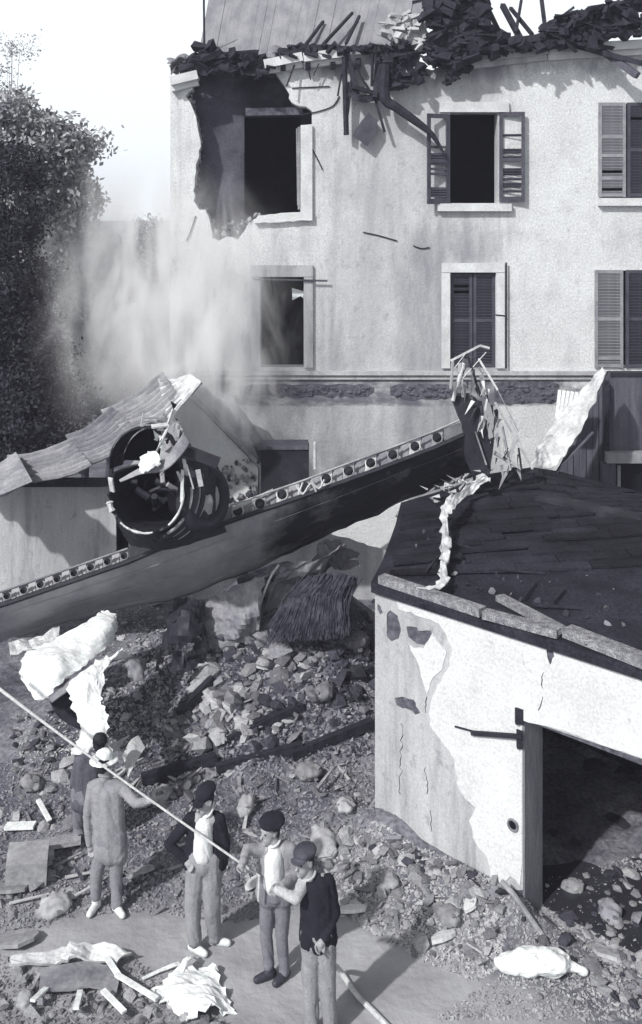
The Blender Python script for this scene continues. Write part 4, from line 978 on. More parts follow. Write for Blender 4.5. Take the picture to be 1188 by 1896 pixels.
# bent grey panels between wing and heap
PN = [('bent_sheet','tall grey bent panel with a bright edge standing in the heap under the wing', [[(480,1172,14.6),(496,1100,14.3),(520,1045,14.2)],[(520,1180,14.8),(545,1110,14.5),(600,1030,14.4)],[(535,1150,15.0),(600,1070,14.9),(640,1000,14.8)]],'metal_mid'),
      ('bent_sheet','pale rounded panel left of the tall bent panel under the wing', [[(370,1115,14.4),(420,1092,14.2),(492,1065,14.1)],[(380,1170,14.2),(430,1150,14.0),(480,1140,14.0)],[(395,1200,14.2),(440,1195,14.0),(475,1190,14.1)]],'metal_mid'),
      ('bent_sheet','grey crumpled plate just below the white wall fragment', [[(590,1000,15.0),(620,1000,15.0),(660,1025,15.2)],[(580,1040,14.8),(620,1050,14.8),(660,1052,15.0)]],'corr_dk'),
      ('bent_sheet','dark rounded cowl lying in the heap under the left part of the wing', [[(330,1108,14.3),(350,1105,14.1),(385,1120,14.2)],[(300,1170,14.0),(340,1165,13.7),(385,1175,13.9)],[(290,1240,13.9),(330,1250,13.6),(380,1225,13.8)]],'metal_burnt')]
for i,(n_,l_,rw,mk) in enumerate(PN): piece(n_, l_, 'metal sheet', sheet(rw, 7, .012, .11, 3.0, 20+i, ragged=.03, holes=.28 if i == 3 else 0), mk)
e_ = MB().tube(spline([P(478,1170,14.2),P(482,1120,14.15),(P(500,1070,14.1)),P(516,1046,14.1)],5), .016, 5)
piece('bright_rib', 'thin curved bright strip along the edge of the tall bent panel', 'metal strip', e_, 'metal_br')
# fibrous dark bundle
r = random.Random(55); m = MB()
for i in range(5200):
    t = r.random(); u = r.random()
    x0 = 575+75*t+r.gauss(0,6); y0 = 1066+10*abs(t-.5)+r.uniform(-6,16); Yb = 13.9+.35*r.random()
    x1 = 512+120*t+r.gauss(0,10); y1 = 1180-8*t+r.uniform(-26,12)
    a_ = P(x0,y0,Yb+.35); b_ = P(x1,y1,Yb-.15); c_ = a_.lerp(b_,.5)+Vector((-.06,-.15,.07+.05*r.random()))
    w_ = r.uniform(.004,.012); sx_ = Vector((w_,0,0)); k = len(m.v)
    m.v += [tuple(a_-sx_),tuple(a_+sx_),tuple(c_-sx_),tuple(c_+sx_),tuple(b_-sx_*.4),tuple(b_+sx_*.4)]; m.f += [(k,k+1,k+3,k+2),(k+2,k+3,k+5,k+4)]
bn = piece('straw_bundle', 'dark drooping bundle of burnt straw beneath the middle of the wing', 'straw', m, 'straw')

# ------------------------------------------------------------------ rubble
def heap(name, label, zones, base):
    """zones: (poly, n, smin, smax, mats, meshes) ; stones are children of one heap"""
    h = thing(name, label, 'rubble', base)
    for poly, n, s0, s1, mk in zones:
        for i in range(n):
            x, y = samp(poly, r); p = ground_hit(x, y); k = r.random()
            s = s0+(s1-s0)*r.random()**2.2
            if mk == 'tile': me = r.choice(BRK); sc = (s*.6,s*.6,s*.6); nm = 'brick'
            else: me = r.choice(STM[r.choice(mk)]); sc = (s*r.uniform(.8,1.4), s, s*r.uniform(.6,.95)); nm = 'stone'
            inst(nm, me, h, p+Vector((0,0,s*r.uniform(.1,.5))), [r.uniform(-.7,.7), r.uniform(-.7,.7), r.uniform(0,6.3)], sc)
    return h
def chips(name, parent, zones, matn):
    m = MB()
    for poly, n, s0, s1 in zones:
        for i in range(n):
            x, y = samp(poly, r); p = ground_hit(x, y); s = s0+(s1-s0)*r.random()**2
            q = Euler((r.uniform(-1,1), r.uniform(-1,1), r.uniform(0,6.3))).to_matrix(); c = p+Vector((0,0,s*.3))
            vs = [c+q @ Vector(v) for v in ((s*r.uniform(.6,1.6),0,-s*.2),(-s*.5,s*r.uniform(.4,1),-s*.2),(-s*.6,-s*r.uniform(.4,1),-s*.15),(0,0,s*r.uniform(.3,.7)))]
            m.add(vs, [(0,1,2),(0,3,1),(1,3,2),(2,3,0)])
    return obj(name, m, M[matn], parent, kind='stuff')
r = random.Random(99)
L_, M_, D_ = 'stone_l','stone_m','stone_d'
H1 = heap('rubble_heap', 'big heap of tumbled pale stones under the aircraft wing', [
    ([(370,1215),(440,1185),(560,1172),(575,1215),(520,1260),(470,1300),(380,1300),(330,1270)], 60, .07, .2, (L_,M_,M_)),
    ([(340,1300),(420,1290),(480,1310),(440,1400),(330,1410),(300,1370)], 60, .06, .17, (L_,L_,M_)),
    ([(560,1200),(640,1225),(600,1260),(500,1280),(490,1300),(560,1330),(500,1370),(440,1380)], 60, .05, .14, (M_,D_,L_)),
    ([(340,1220),(640,1200),(600,1310),(440,1390),(320,1400)], 50, .07, .15, 'tile'),
    ([(300,1180),(690,1180),(690,1340),(560,1380),(330,1430)], 60, .05, .15, (D_,M_,D_)),
    ([(600,1100),(692,1080),(692,1300),(620,1300)], 45, .06, .2, (D_,)),  # dark stones put the deep shadow beside the outbuilding into colour
    ([(290,1120),(600,1050),(600,1180),(300,1200)], 60, .06, .2, (D_,M_)),
    ], P(480,1380,13.8))
chips('rubble_chips', H1, [([(250,1170),(690,1170),(690,1400),(330,1430),(250,1400)], 7000, .01, .05)], 'stone_d')  # dark chips carry the shade under the wing in their colour
H2 = heap('rubble_slope', 'grey gravelly slope of small stones left of the big heap', [
    ([(190,1120),(300,1110),(310,1250),(300,1340),(200,1330),(190,1200)], 70, .04, .1, (L_,M_,M_)),
    ([(25,1330),(140,1300),(190,1370),(120,1420),(25,1420)], 40, .04, .1, (D_,M_)),
    ], P(240,1300,13.2))
chips('rubble_chips', H1, [([(560,1150),(692,1150),(692,1500),(600,1440),(330,1440),(250,1400),(300,1180)], 4000, .015, .06)], 'stone_m')
chips('rubble_chips', H2, [([(180,1120),(310,1120),(310,1380),(25,1420),(25,1320),(190,1330)], 3000, .01, .04)], 'stone_l')
H3 = heap('rubble_field', 'wide litter of broken stones and tiles behind the four men', [
    ([(-10,1410),(140,1400),(150,1600),(130,1690),(-10,1740)], 70, .035, .11, (L_,M_,L_)),
    ([(240,1430),(700,1420),(690,1530),(640,1640),(440,1700),(250,1660)], 140, .03, .09, (L_,M_,M_)),
    ([(-10,1410),(700,1420),(690,1530),(440,1700),(130,1690),(-10,1740)], 75, .05, .11, 'tile'),
    ], P(300,1560,11.5))
chips('rubble_chips', H3, [([(-10,1410),(700,1410),(690,1560),(640,1660),(440,1710),(250,1690),(130,1700),(-10,1760)], 20000, .007, .035)], 'stone_m')
H4 = heap('rubble_bank', 'bank of broken stones and tiles along the foot of the outbuilding wall', [
    ([(600,1550),(695,1540),(760,1575),(925,1640),(935,1720),(900,1790),(760,1770),(620,1690)], 150, .03, .1, (L_,L_,M_)),
    ([(600,1550),(695,1540),(925,1640),(935,1720),(880,1780),(760,1765),(620,1690)], 110, .05, .12, 'tile'),
    ([(690,1545),(760,1570),(935,1645),(930,1680),(690,1600)], 60, .03, .1, (M_,L_,D_)),
    ([(575,1550),(640,1545),(650,1580),(590,1600)], 14, .08, .14, (L_,)),
    ], P(760,1680,10.6))
chips('rubble_chips', H4, [([(600,1540),(695,1520),(760,1560),(945,1640),(930,1790),(880,1820),(760,1770),(620,1690)], 9000, .008, .035)], 'stone_l')
H5 = heap('rubble_scatter', 'broken stones scattered before the dark doorway at the lower right', [
    ([(940,1660),(1180,1590),(1190,1880),(1090,1830),(1000,1770)], 120, .03, .1, (L_,M_,M_,D_)),
    ([(1080,1700),(1190,1660),(1190,1880),(1090,1830)], 60, .03, .09, (L_,)),
    ([(900,1830),(1190,1830),(1190,1900),(850,1900)], 40, .02, .05, (L_,)),
    ], P(1060,1720,10.2))
chips('rubble_chips', H5, [([(940,1650),(1190,1580),(1190,1890),(800,1890),(940,1800)], 7000, .008, .03)], 'stone_l')
H6 = heap('rubble_foreground', 'mixed rubble piled in the bottom left corner', [
    ([(-10,1790),(230,1770),(400,1880),(400,1910),(-10,1910)], 110, .03, .09, (L_,L_,M_)),
    ([(-10,1790),(230,1780),(330,1910),(-10,1910)], 40, .05, .1, 'tile'),
    ], P(120,1860,9.2))
chips('rubble_chips', H6, [([(-10,1770),(240,1770),(430,1900),(-10,1900)], 3000, .008, .03)], 'stone_l')
# larger lumps of masonry with bricks still in their mortar, plaster slabs and boards
def chunk(px, py, s, seed, label, mk='stone_l'):
    rr = random.Random(seed); c = thing('masonry_chunk', label, 'masonry', ground_hit(px, py)); q = Euler((rr.uniform(-.6,.6), rr.uniform(-.6,.6), rr.uniform(0,3))); qm = q.to_matrix()
    core_ = MB().sphere((0,0,0), (s,s*.7,s*.55), 10, 7); me_ = remesh(core_, s*.14, 0, s*.16, 3/s*.9, seed); me_.transform(q.to_matrix().to_4x4()); me_.transform(Matrix.Translation(WL[c]+Vector((0,0,s*.35))))
    obj('mortar', MB(), M[mk], c, me=me_)
    for k in range(9):
        a_ = rr.uniform(0,6.28); z_ = rr.choice((-.3,0,.3)); p = qm @ Vector((math.cos(a_)*s*.72, math.sin(a_)*s*.5, z_*s)); inst('brick', rr.choice(BRK[:2]), c, WL[c]+Vector((0,0,s*.35))+p, (q.x,q.y,q.z+a_), [s*.19]*3)
CH = [(300,1478,.16,'rounded masonry chunk at the heap foot, left of the capped men'),(455,1500,.15,'masonry chunk behind the man in the beret, to his left'),(570,1440,.2,'large masonry chunk below the right end of the black beams'),(640,1500,.16,'masonry chunk near the foot of the outbuilding corner'),
      (600,1575,.22,'big pale masonry chunk just right of the men'),(60,1460,.17,'pale masonry chunk at the left edge above the white slab'),(100,1690,.2,'low masonry chunk at the left on the path edge'),(1130,1700,.17,'masonry chunk in front of the dark doorway at the right edge'),
      (1060,1650,.13,'small masonry chunk inside the doorway'),(830,1705,.16,'masonry chunk on the bank below the drain hole'),(720,1640,.14,'masonry chunk on the bank below the outbuilding corner'),(45,1862,.13,'small masonry chunk in the bottom left corner'),
      (250,1250,.22,'masonry chunk left of the dark cowl under the wing'),(600,1290,.2,'dark masonry chunk at the right of the heap'),(655,1200,.25,'dark masonry chunk under the straw bundle')]
for k,(x_,y_,s_,lb_) in enumerate(CH): chunk(x_,y_,s_,k+3,lb_,'stone_m' if 'dark' in lb_ else 'stone_l')
for k,(x_,y_,w_,h_,an_,lb_) in enumerate([(170,1500,.34,.2,.3,'pale plaster slab lying flat behind the hatted man'),(20,1650,.4,.3,.1,'white plaster slab at the left edge beside the block'),(470,1640,.3,.16,.9,'plaster slab lying between the two middle men'),(260,1620,.35,.14,.5,'thin plaster slab right of the hatted man'),
      (820,1740,.34,.2,.6,'pale plaster slab at the path edge below the outbuilding'),(1120,1770,.3,.2,-.4,'plaster slab beyond the white sack'),(650,1690,.3,.2,.2,'plaster slab on the bank beside the man in black'),(30,1745,.5,.3,.1,'bright slab at the left edge near the bottom'),(870,1680,.25,.16,1.2,'tilted plaster slab by the leaning pole')]):
    q_ = Euler((R(-14)+.1*math.sin(k*3), .12*math.cos(k*5), an_)).to_matrix(); rr = random.Random(k+40)
    ol = [(math.cos(t_)*w_*.5*rr.uniform(.75,1.1), math.sin(t_)*h_*.5*rr.uniform(.75,1.15)) for t_ in [2*math.pi*i_/9 for i_ in range(9)]]; c_ = ground_hit(x_,y_)+Vector((0,0,.06))
    piece('slab', lb_, 'slab', MB().plate([c_+q_ @ Vector((a_,b_,0)) for a_,b_ in ol], [], q_ @ Vector((0,0,-.035))), 'patch' if k % 2 == 0 else 'stone_l')
# beams and boards in the rubble
bl = [((262,1452),(400,1418),.1,'long black charred beam at the foot of the big heap, left half'),((400,1432),(560,1396),.09,'black charred beam along the foot of the big heap, middle'),((540,1408),(690,1352),.1,'black charred beam at the foot of the big heap near the outbuilding'),
      ((330,1330),(395,1270),.09,'short black beam sticking out of the pale stones of the heap'),((470,1352),(690,1250),.07,'thin dark beam slanting up the right side of the big heap'),((420,1380),(560,1320),.07,'dark beam half buried among the lower stones of the heap')]
for a_, b_, w_, lb in bl:
    A, B = ground_hit(*a_), ground_hit(*b_); tag(obj('charred_beam', MB().beam(A+Vector((0,0,.06)), B+Vector((0,0,.1)), w_, w_*1.2), M['char'], None), lb, 'beam', 'charred beams in the heap')
# shards of board and tile scattered as individual parts of the field
for i in range(70):
    x, y = samp([(-10,1420),(690,1430),(680,1560),(440,1680),(130,1680),(-10,1730)], r); p = ground_hit(x,y)+Vector((0,0,.03)); a_ = r.uniform(0,3.14); Ln = r.uniform(.12,.45)
    obj('splinter', MB().beam(p, p+Vector((math.cos(a_)*Ln, math.sin(a_)*Ln, r.uniform(-.02,.12))), r.uniform(.02,.05), .015, taper=.6), M[r.choice(['wood','wood','cloth','woodgrey'])], H3)
slabs = [((335,1400),(475,1330),.3,'pale broad slab tilted among the lower stones of the heap')]
q = MB().plate([P(x,y,13.45) for x,y in jag([(395,1345),(430,1328),(462,1312),(474,1318),(478,1340),(420,1375),(400,1370)],2,9,4)], [], (.03,.15,-.05)); piece('slab', 'pale broad slab tilted among the lower stones of the heap', 'slab', q, 'stone_l')
q = MB().plate([P(x,y,13.25) for x,y in jag([(540,1360),(552,1352),(566,1368),(570,1382),(552,1384),(536,1378)],1,9,4)], [], (.0,.05,0)); piece('slab', 'small pale chipped slab above the black beams', 'slab', q, 'stone_l')
# left edge blocks
q = MB().box(ground_hit(45,1640)+Vector((0,.1,.12)), (.42,.35,.36), Euler((.1,.05,.2)).to_matrix()); piece('stone_block', 'large squared pale block at the left edge beside the hatted man', 'stone', q, 'stone_l')
q = MB().beam(ground_hit(30,1590)+Vector((0,0,.1)), ground_hit(150,1572)+Vector((0,0,.12)), .16, .05); piece('plank', 'wide pale plank lying left of the hatted man', 'plank', q, 'wood')
q = MB().beam(ground_hit(70,1500)+Vector((0,0,.12)), ground_hit(92,1530)+Vector((0,0,.06)), .05, .03); piece('plank', 'short light stick leaning in the rubble at the left', 'plank', q, 'whitecloth')
# white sack
sk = remesh(MB().sphere((0,0,.1),(.2,.14,.12),14,8).sphere((.16,0,.1),(.24,.15,.11),14,8).sphere((-.17,0,.08),(.16,.12,.09),14,8).cap((.3,0,.08),(.5,-.02,.04),.07,.03,10), .012, 2, .03, (6,9,12), 2)
pk = ground_hit(980,1800); ob_ = bpy.data.objects.new('white_sack', sk); sk.materials.clear(); sk.materials.append(M['whitecloth']); COL.objects.link(ob_)
ob_.location = pk+Vector((0,0,0)); ob_.rotation_euler = (0,0,-.05); tag(ob_, 'plump white sack lying on the ground at the lower right', 'sack')
# white cloth heap, boards and bands in the bottom left corner
def gz(px, py, dz=0): p = ground_hit(px, py); return (px, py-dz*FPX/p.y*1.0, p.y)
piece('white_sheet', 'bright white crumpled sheet spread on the ground at the bottom', 'cloth',
      sheet([[gz(276,1848,.05),gz(325,1822,.1),gz(392,1800,.06)],[gz(305,1870,.06),gz(350,1852,.14),gz(414,1838,.05)],[gz(350,1900,.04),gz(395,1890,.1),gz(438,1880,.02)]], 8, .01, .05, 4, 3, ragged=.035), 'whitecloth')
piece('white_sheet', 'small pointed white scrap reaching up beside the shoe of the man in black', 'cloth',
      sheet([[gz(315,1818,.1),gz(345,1795,.1),gz(362,1778,.02)],[gz(335,1828,.1),gz(350,1808,.15),gz(366,1785,.02)]], 5, .01, .03, 5, 4), 'whitecloth')
piece('white_strip', 'thin white strip of cloth trailing left from the pointed scrap', 'cloth', sheet([[gz(262,1815,.03),gz(300,1800,.04),gz(330,1790,.05)],[gz(264,1820,.03),gz(302,1806,.04),gz(334,1796,.05)]], 5, .008, .01, 5, 5), 'whitecloth')
piece('broad_board', 'broad pale broken panel lying across the bottom left rubble', 'panel',
      sheet([[gz(20,1795,.12),gz(100,1790,.16),gz(155,1778,.18),gz(245,1785,.1)],[gz(20,1808,.1),gz(100,1806,.14),gz(152,1800,.16),gz(215,1800,.08)]], 5, .03, .05, 4, 6, ragged=.02), 'metal_br')
piece('broad_board', 'grey warped panel lying under the pale one at the bottom left', 'panel',
      sheet([[gz(75,1812,.1),gz(130,1808,.12),gz(165,1800,.1),gz(225,1812,.08)],[gz(72,1850,.08),gz(130,1852,.1),gz(165,1846,.1),gz(215,1850,.06)]], 3, .02, .01, 2, 7, straight=True), 'metal_mid')
for i,(a_,b_,lb) in enumerate([((195,1795),(222,1830),'white lath slanting down from the pale panel'),((215,1830),(290,1870),'long white lath lying towards the crumpled sheet'),((190,1860),(230,1895),'short white lath at the bottom edge'),((140,1895),(148,1855),'white upright splinter at the bottom left'),((60,1880),(85,1850),'small white splinter in the bottom left corner')]):
    A, B = ground_hit(*a_), ground_hit(*b_); tag(obj('lath', MB().beam(A+Vector((0,0,.13)), B+Vector((0,0,.1)), .05, .02), M['whitecloth'], None), lb, 'lath')

# ------------------------------------------------------------------ rope
RA = P(480,1622,9.42); RB = P(-160,1152,11.2)
pts = [RA.lerp(RB, t)+Vector((0,0,-.05*math.sin(math.pi*t))) for t in [k/40 for k in range(41)]]
pts = [P(478,1668,9.38), P(479,1645,9.38)]+pts
piece('rope', 'long pale rope stretched taut from the left edge to the men pulling it', 'rope', MB().tube(pts, [.011+.013*max(0,(i-20)/22) for i in range(len(pts))], 8), 'rope')
piece('hose', 'pale thick hose trailing on the ground behind the man in the dark cap', 'hose', MB().tube(spline([P(600,1772,9.0), ground_hit(628,1812)+Vector((0,0,.08)), ground_hit(660,1850)+Vector((0,0,.04)), ground_hit(692,1880)+Vector((0,0,.03)), ground_hit(740,1930)+Vector((0,0,.03))], 6), .024, 8), 'rope')

# ------------------------------------------------------------------ people
def person(label, d, J, face, mats, opts):
    """J: joints px,py,dy at depth d. face: direction the head looks."""
    root_p = P(J['ankL'][0]*.5+J['ankR'][0]*.5, HY+CZ*FPX/d, d); root_p.z = 0
    root = thing('person', label, 'person', root_p)
    j = {k: P(v[0], v[1], d+(v[2] if len(v) > 2 else 0)) for k, v in J.items()}
    f = Vector(face).normalized(); bf = Vector(opts.get('bf', (f.x, f.y, 0))).normalized(); side = Vector((-f.y, f.x, 0)).normalized()   # viewer-neutral: subject's left
    up = Vector((0,0,1)); rot = Matrix((side, f, up)).transposed()
    body = MB(); h = j['head']
    body.sphere(h+up*.02, (.076,.093,.1), 16, 12, rot); body.sphere(h+f*.025-up*.045, (.056,.066,.07), 14, 10, rot)      # skull, jaw
    body.cap(h+f*.088+up*.005, h+f*.108-up*.02, .011, .015, 8); body.sphere(h+f*.08-up*.055, (.026,.014,.008), 10, 6, rot)  # nose, lips
    body.sphere(h+f*.08+up*.03, (.05,.014,.01), 10, 6, rot); body.sphere(h+f*.068-up*.09, (.024,.022,.018), 10, 6, rot)    # brow, chin
    for s in (-1,1): body.sphere(h+side*s*.077-up*.005, (.009,.02,.03), 8, 6, rot)                                        # ears
    body.cap(h-up*.05-f*.01, j['neck'], .052, .056, 12)
    sh = (j['shL']+j['shR'])/2; hp = (j['hipL']+j['hipR'])/2
    for s in ('L','R'):
        body.cap(j['neck']-up*.03, j['sh'+s], .038, .04, 10); body.cap(j['sh'+s], j['el'+s], .04, .036, 10); body.cap(j['el'+s], j['wr'+s], .04, .027, 10)
        body.cap(j['sh'+s].lerp(sh,.5), j['hip'+s].lerp(hp,.4), .06, .06, 12); body.cap(j['hip'+s], j['kn'+s], .07, .05, 10); body.cap(j['kn'+s], j['ank'+s], .052, .036, 10)
        # hand: palm, four fingers, thumb
        wr = j['wr'+s]; hd = J.get('hd'+s); tip = P(hd[0], hd[1], d+(hd[2] if len(hd) > 2 else 0)) if hd else wr+(wr-j['el'+s]).normalized()*.1
        dr = (tip-wr).normalized(); pn = dr.cross(Vector((0,1,0))); pn = pn.normalized() if pn.length > .1 else Vector((1,0,0)); q = dr.cross(pn).normalized()
        palm = wr+dr*.05; body.cap(wr, palm, .026, .032, 10); body.cap(wr+dr*.02+pn*.012, palm+dr*.02+pn*.02, .02, .018, 8); body.cap(wr+dr*.02-pn*.012, palm+dr*.02-pn*.02, .02, .018, 8)
        for k, ln in enumerate((.05,.06,.056,.042)):
            b0 = palm+dr*.02+pn*(.03-.02*k); b1 = b0+dr*ln*.55+q*.008; b2 = b1+(dr*.4+q*.9).normalized()*ln*.6
            body.cap(b0, b1, .0105, .0095, 8); body.cap(b1, b2, .0095, .008, 8)
        t0 = wr+dr*.03+pn*.03; t1 = t0+(dr*.6+pn*.7).normalized()*.035; body.cap(t0, t1, .012, .011, 8); body.cap(t1, t1+(dr*.8+q*.5).normalized()*.028, .011, .009, 8)
    me = remesh(body, .0085, 1); o = obj('body', MB(), M['skin'], root, me=me)
    for s in (-1,1):
        e = MB().sphere(h+f*.082+side*s*.03+up*.012, (.012,.009,.008), 8, 6, rot); obj('eye', e, M['hair'], root)
    # hair
    hr = MB().sphere(h+up*.035-f*.018, (.082,.09,.09), 16, 10, rot).sphere(h-f*.045-up*.02, (.07,.055,.07), 12, 8, rot)
    if opts.get('hair', 1): obj('hair', MB(), M['hair'], root, me=remesh(hr, .012, 1, .006, 40, 1))
    # trousers
    t = MB(); k = opts.get('tw', 1)
    for s in ('L','R'):
        t.cap(j['hip'+s]+up*.08, j['hip'+s]-up*.02, .098, .102, 12); t.cap(j['hip'+s]-up*.02, j['kn'+s], .1*k, .076*k, 12)
        t.cap(j['kn'+s], j['ank'+s]+up*.03, .075*k, .063*k, 12); t.cap(j['ank'+s]+up*.05, j['ank'+s]+up*.02+bf*.012, .066*k, .06*k, 10)
    t.cap(hp+up*.1, hp+up*.02, .11, .12, 12)
    obj('trousers', MB(), M[mats['trousers']], root, me=remesh(t, .011, 1, 0, 8, len(label), .012, (8,8,3)))
    # shirt and jacket
    if 'shirt' in mats:
        so_ = opts.get('so', .035); m_ = MB(); m_.cap(sh-up*.06+bf*so_, hp+up*.12+bf*so_, .092-(.02 if so_ < .03 else 0), .1-(.025 if so_ < .03 else 0), 12); m_.cap(j['neck']+bf*.01-up*.02, sh-up*.05+bf*.025, .052, .08, 12)
        if opts.get('sleeves') == 'shirt': m_.cap(j['shL'], j['elL'], .056, .05, 10); m_.cap(j['elL'], j['wrL'], .05, .038, 10); m_.cap(j['neck']-up*.04, j['shL'], .06, .058, 10)
        obj('shirt', MB(), M[mats['shirt']], root, me=remesh(m_, .011, 1, 0, 8, 3, .009, (9,9,5)))
    m_ = MB(); sp = opts.get('open', .0); bk = -bf*opts.get('set', 0); hem = opts.get('hem', .05)
    for s in ('L','R'):
        S_ = j['sh'+s]; Hp = j['hip'+s]; outw = (S_-sh); outw.z = 0
        outn = outw.normalized() if outw.length > .01 else Vector((0,0,0))
        top = sh.lerp(S_, .5)+outn*sp*.3+bk-up*.03; bot = hp.lerp(Hp, 1.0)+outn*sp+bk-up*hem
        m_.cap(top, top.lerp(bot,.55), .088, .09, 12); m_.cap(top.lerp(bot,.55), bot, .09, .108, 12)
        m_.cap(j['neck']-up*.045+outn*.03+bk*.5, S_-up*.005, .045, .06, 12)
        if 'arm'+s not in opts: m_.cap(S_-up*.01, j['el'+s], .058, .048, 12); m_.cap(j['el'+s], j['wr'+s], .048, .039, 12)
    if not sp: m_.cap(sh-up*.06, hp-up*hem, .105, .12, 12)
    else: m_.cap(sh-up*.06-bf*.06, hp-up*hem-bf*.04, .1, .115, 12)
    obj('jacket', MB(), M[mats['jacket']], root, me=remesh(m_, .011, 1, 0, 8, len(label)+2, .011, (7,7,5)))
    if opts.get('belt'):
        wc_ = hp+up*.11; obj('belt', MB().tube([wc_+Vector((math.cos(a_)*(.118+(j['hipR']-j['hipL']).length*.3), math.sin(a_)*.128, 0)) for a_ in [2*math.pi*q_/20 for q_ in range(21)]], .014, 6), M['leather'], root, smooth=True)
    if opts.get('lapel'):
        for s_, z_ in (('L',1),('R',-1)):
            a_ = j['neck']+bf*.07-up*.02; b_ = sh.lerp(j['sh'+s_],.35)+bf*.105-up*.14; c_ = sh.lerp(j['sh'+s_],.2)+bf*.118-up*.3
            obj('lapel', MB().plate([a_, b_+up*.05, b_, c_], [], bf*-.012), M[mats['jacket']], root)
    # collar
    cl = MB().tube([j['neck']+up*.012+(side*math.cos(a_)*.062+f*math.sin(a_)*.062)-up*.02*math.sin(a_) for a_ in [R(110+320*k/14) for k in range(15)]], .012, 6)
    obj('collar', cl, M[mats.get('collar', mats['jacket'])], root, smooth=True)
    if 'arm' in opts: pass
    # shoes
    for s in ('L','R'):
        a_ = j['ank'+s]; toe = Vector(opts.get('toe'+s, (f.x, f.y, 0))).normalized(); b_ = MB(); zz = Vector((a_.x, a_.y, .045))
        zz.z = max(.04, gh(a_.x, a_.y)+.04)
        b_.cap(zz-toe*.04, zz+toe*.06, .04, .04, 12); b_.cap(zz+toe*.06, zz+toe*.13-up*.005, .04, .034, 12); b_.cap(zz-toe*.02, Vector((a_.x,a_.y,max(a_.z,zz.z+.05))), .045, .045, 12)
        mm = remesh(b_, .01, 2)
        for v in mm.vertices: v.co.z = max(v.co.z, zz.z-.035)
        obj('shoe', MB(), M[mats['shoe']], root, me=mm)
    # headgear
    hk = opts.get('hat'); c = MB()
    if hk == 'beret':
        c.sphere(h+up*.095-f*.01+side*.015, (.125,.13,.032), 18, 8, Matrix.Rotation(.12,3,'X') @ rot); c.sphere(h+up*.065, (.086,.1,.04), 16, 8, rot)
    elif hk == 'cap':
        c.sphere(h+up*.085-f*.01, (.098,.115,.048), 18, 8, rot); c.sphere(h+up*.06, (.087,.103,.035), 16, 8, rot); c.sphere(h+f*.1+up*.045, (.07,.06,.009), 14, 6, rot)
    elif hk == 'hat':
        c.sphere(h+up*.07, (.088,.1,.07), 18, 10, rot); c.sphere(h+up*.03, (.15,.165,.014), 20, 6, rot)
    if hk: obj('hat' if hk == 'hat' else 'cap', MB(), M[mats['hat']], root, me=remesh(c, .009, 2, .005, 18, 2))
    return root
person('man in a pale hat and long grey coat seen from behind, holding the rope', 10.5,
    dict(head=(192,1412), neck=(194,1438), shL=(171,1456), shR=(226,1458), elL=(161,1512), wrL=(166,1562), hdL=(170,1582), elR=(252,1488,-.15), wrR=(272,1484,-.38), hdR=(288,1480,-.45),
         hipL=(192,1556), hipR=(217,1558), knL=(178,1618), knR=(214,1622), ankL=(177,1664), ankR=(216,1680,-.03)),
    (.25,1,0), dict(trousers='coat', jacket='trousers', shoe='leather_w', hat='whitecloth'), dict(hat='hat', hem=.12, tw=.85, toeL=(-.3,-1,0), toeR=(.6,-.8,0)))
person('man in a dark grey jacket stooping behind the hatted man, mostly hidden', 11.4,
    dict(head=(187,1376), neck=(178,1393), shL=(146,1408), shR=(184,1410), elL=(136,1448), wrL=(150,1478,.1), elR=(192,1446), wrR=(190,1470,.2), hipL=(148,1478), hipR=(172,1480), knL=(146,1530,.1), knR=(172,1530,.15), ankL=(148,1572), ankR=(176,1570,.05)),
    (.5,1,-.2), dict(trousers='trousers_dk', jacket='woodgrey', shoe='leather', hat='hair'), dict(hem=.04, tw=.9))
person('man in a black open jacket, white shirt and flat cap standing with one arm akimbo', 9.9,
    dict(head=(379,1482), neck=(382,1503), shL=(352,1515), shR=(406,1517), elL=(312,1562), wrL=(342,1592,-.05), hdL=(352,1604,-.08), elR=(418,1562), wrR=(412,1598), hdR=(408,1612),
         hipL=(364,1600), hipR=(392,1600), knL=(356,1682), knR=(392,1684), ankL=(360,1745), ankR=(398,1738,.1)),
    (-.55,-.75,-.35), dict(trousers='trousers', jacket='black_cloth', shirt='shirt', shoe='leather_w', hat='black_cloth', collar='shirt'), dict(hat='cap', open=.045, set=.03, hem=-.02, tw=1.05, bf=(-.2,-1,0), toeL=(1,-.7,0), toeR=(1,-.2,0)))
person('man in a dark beret and pale shirt with grey jacket, gripping the rope end', 9.55,
    dict(head=(500,1538), neck=(506,1560), shL=(482,1572), shR=(538,1572), elL=(458,1572,-.05), wrL=(450,1594,-.18), hdL=(446,1604,-.22), elR=(548,1620), wrR=(520,1642,-.2), hdR=(504,1644,-.24),
         hipL=(496,1656), hipR=(524,1656), knL=(492,1732), knR=(522,1736), ankL=(498,1790), ankR=(526,1802)),
    (-.75,-.65,-.1), dict(trousers='trousers_dk', jacket='trousers', shirt='shirt', shoe='leather', hat='black_cloth', collar='shirt'), dict(hat='beret', open=.03, set=.03, hem=.0, tw=.78, bf=(-.45,-.9,0), toeL=(-.9,-.5,0), toeR=(-.6,-.8,0)))
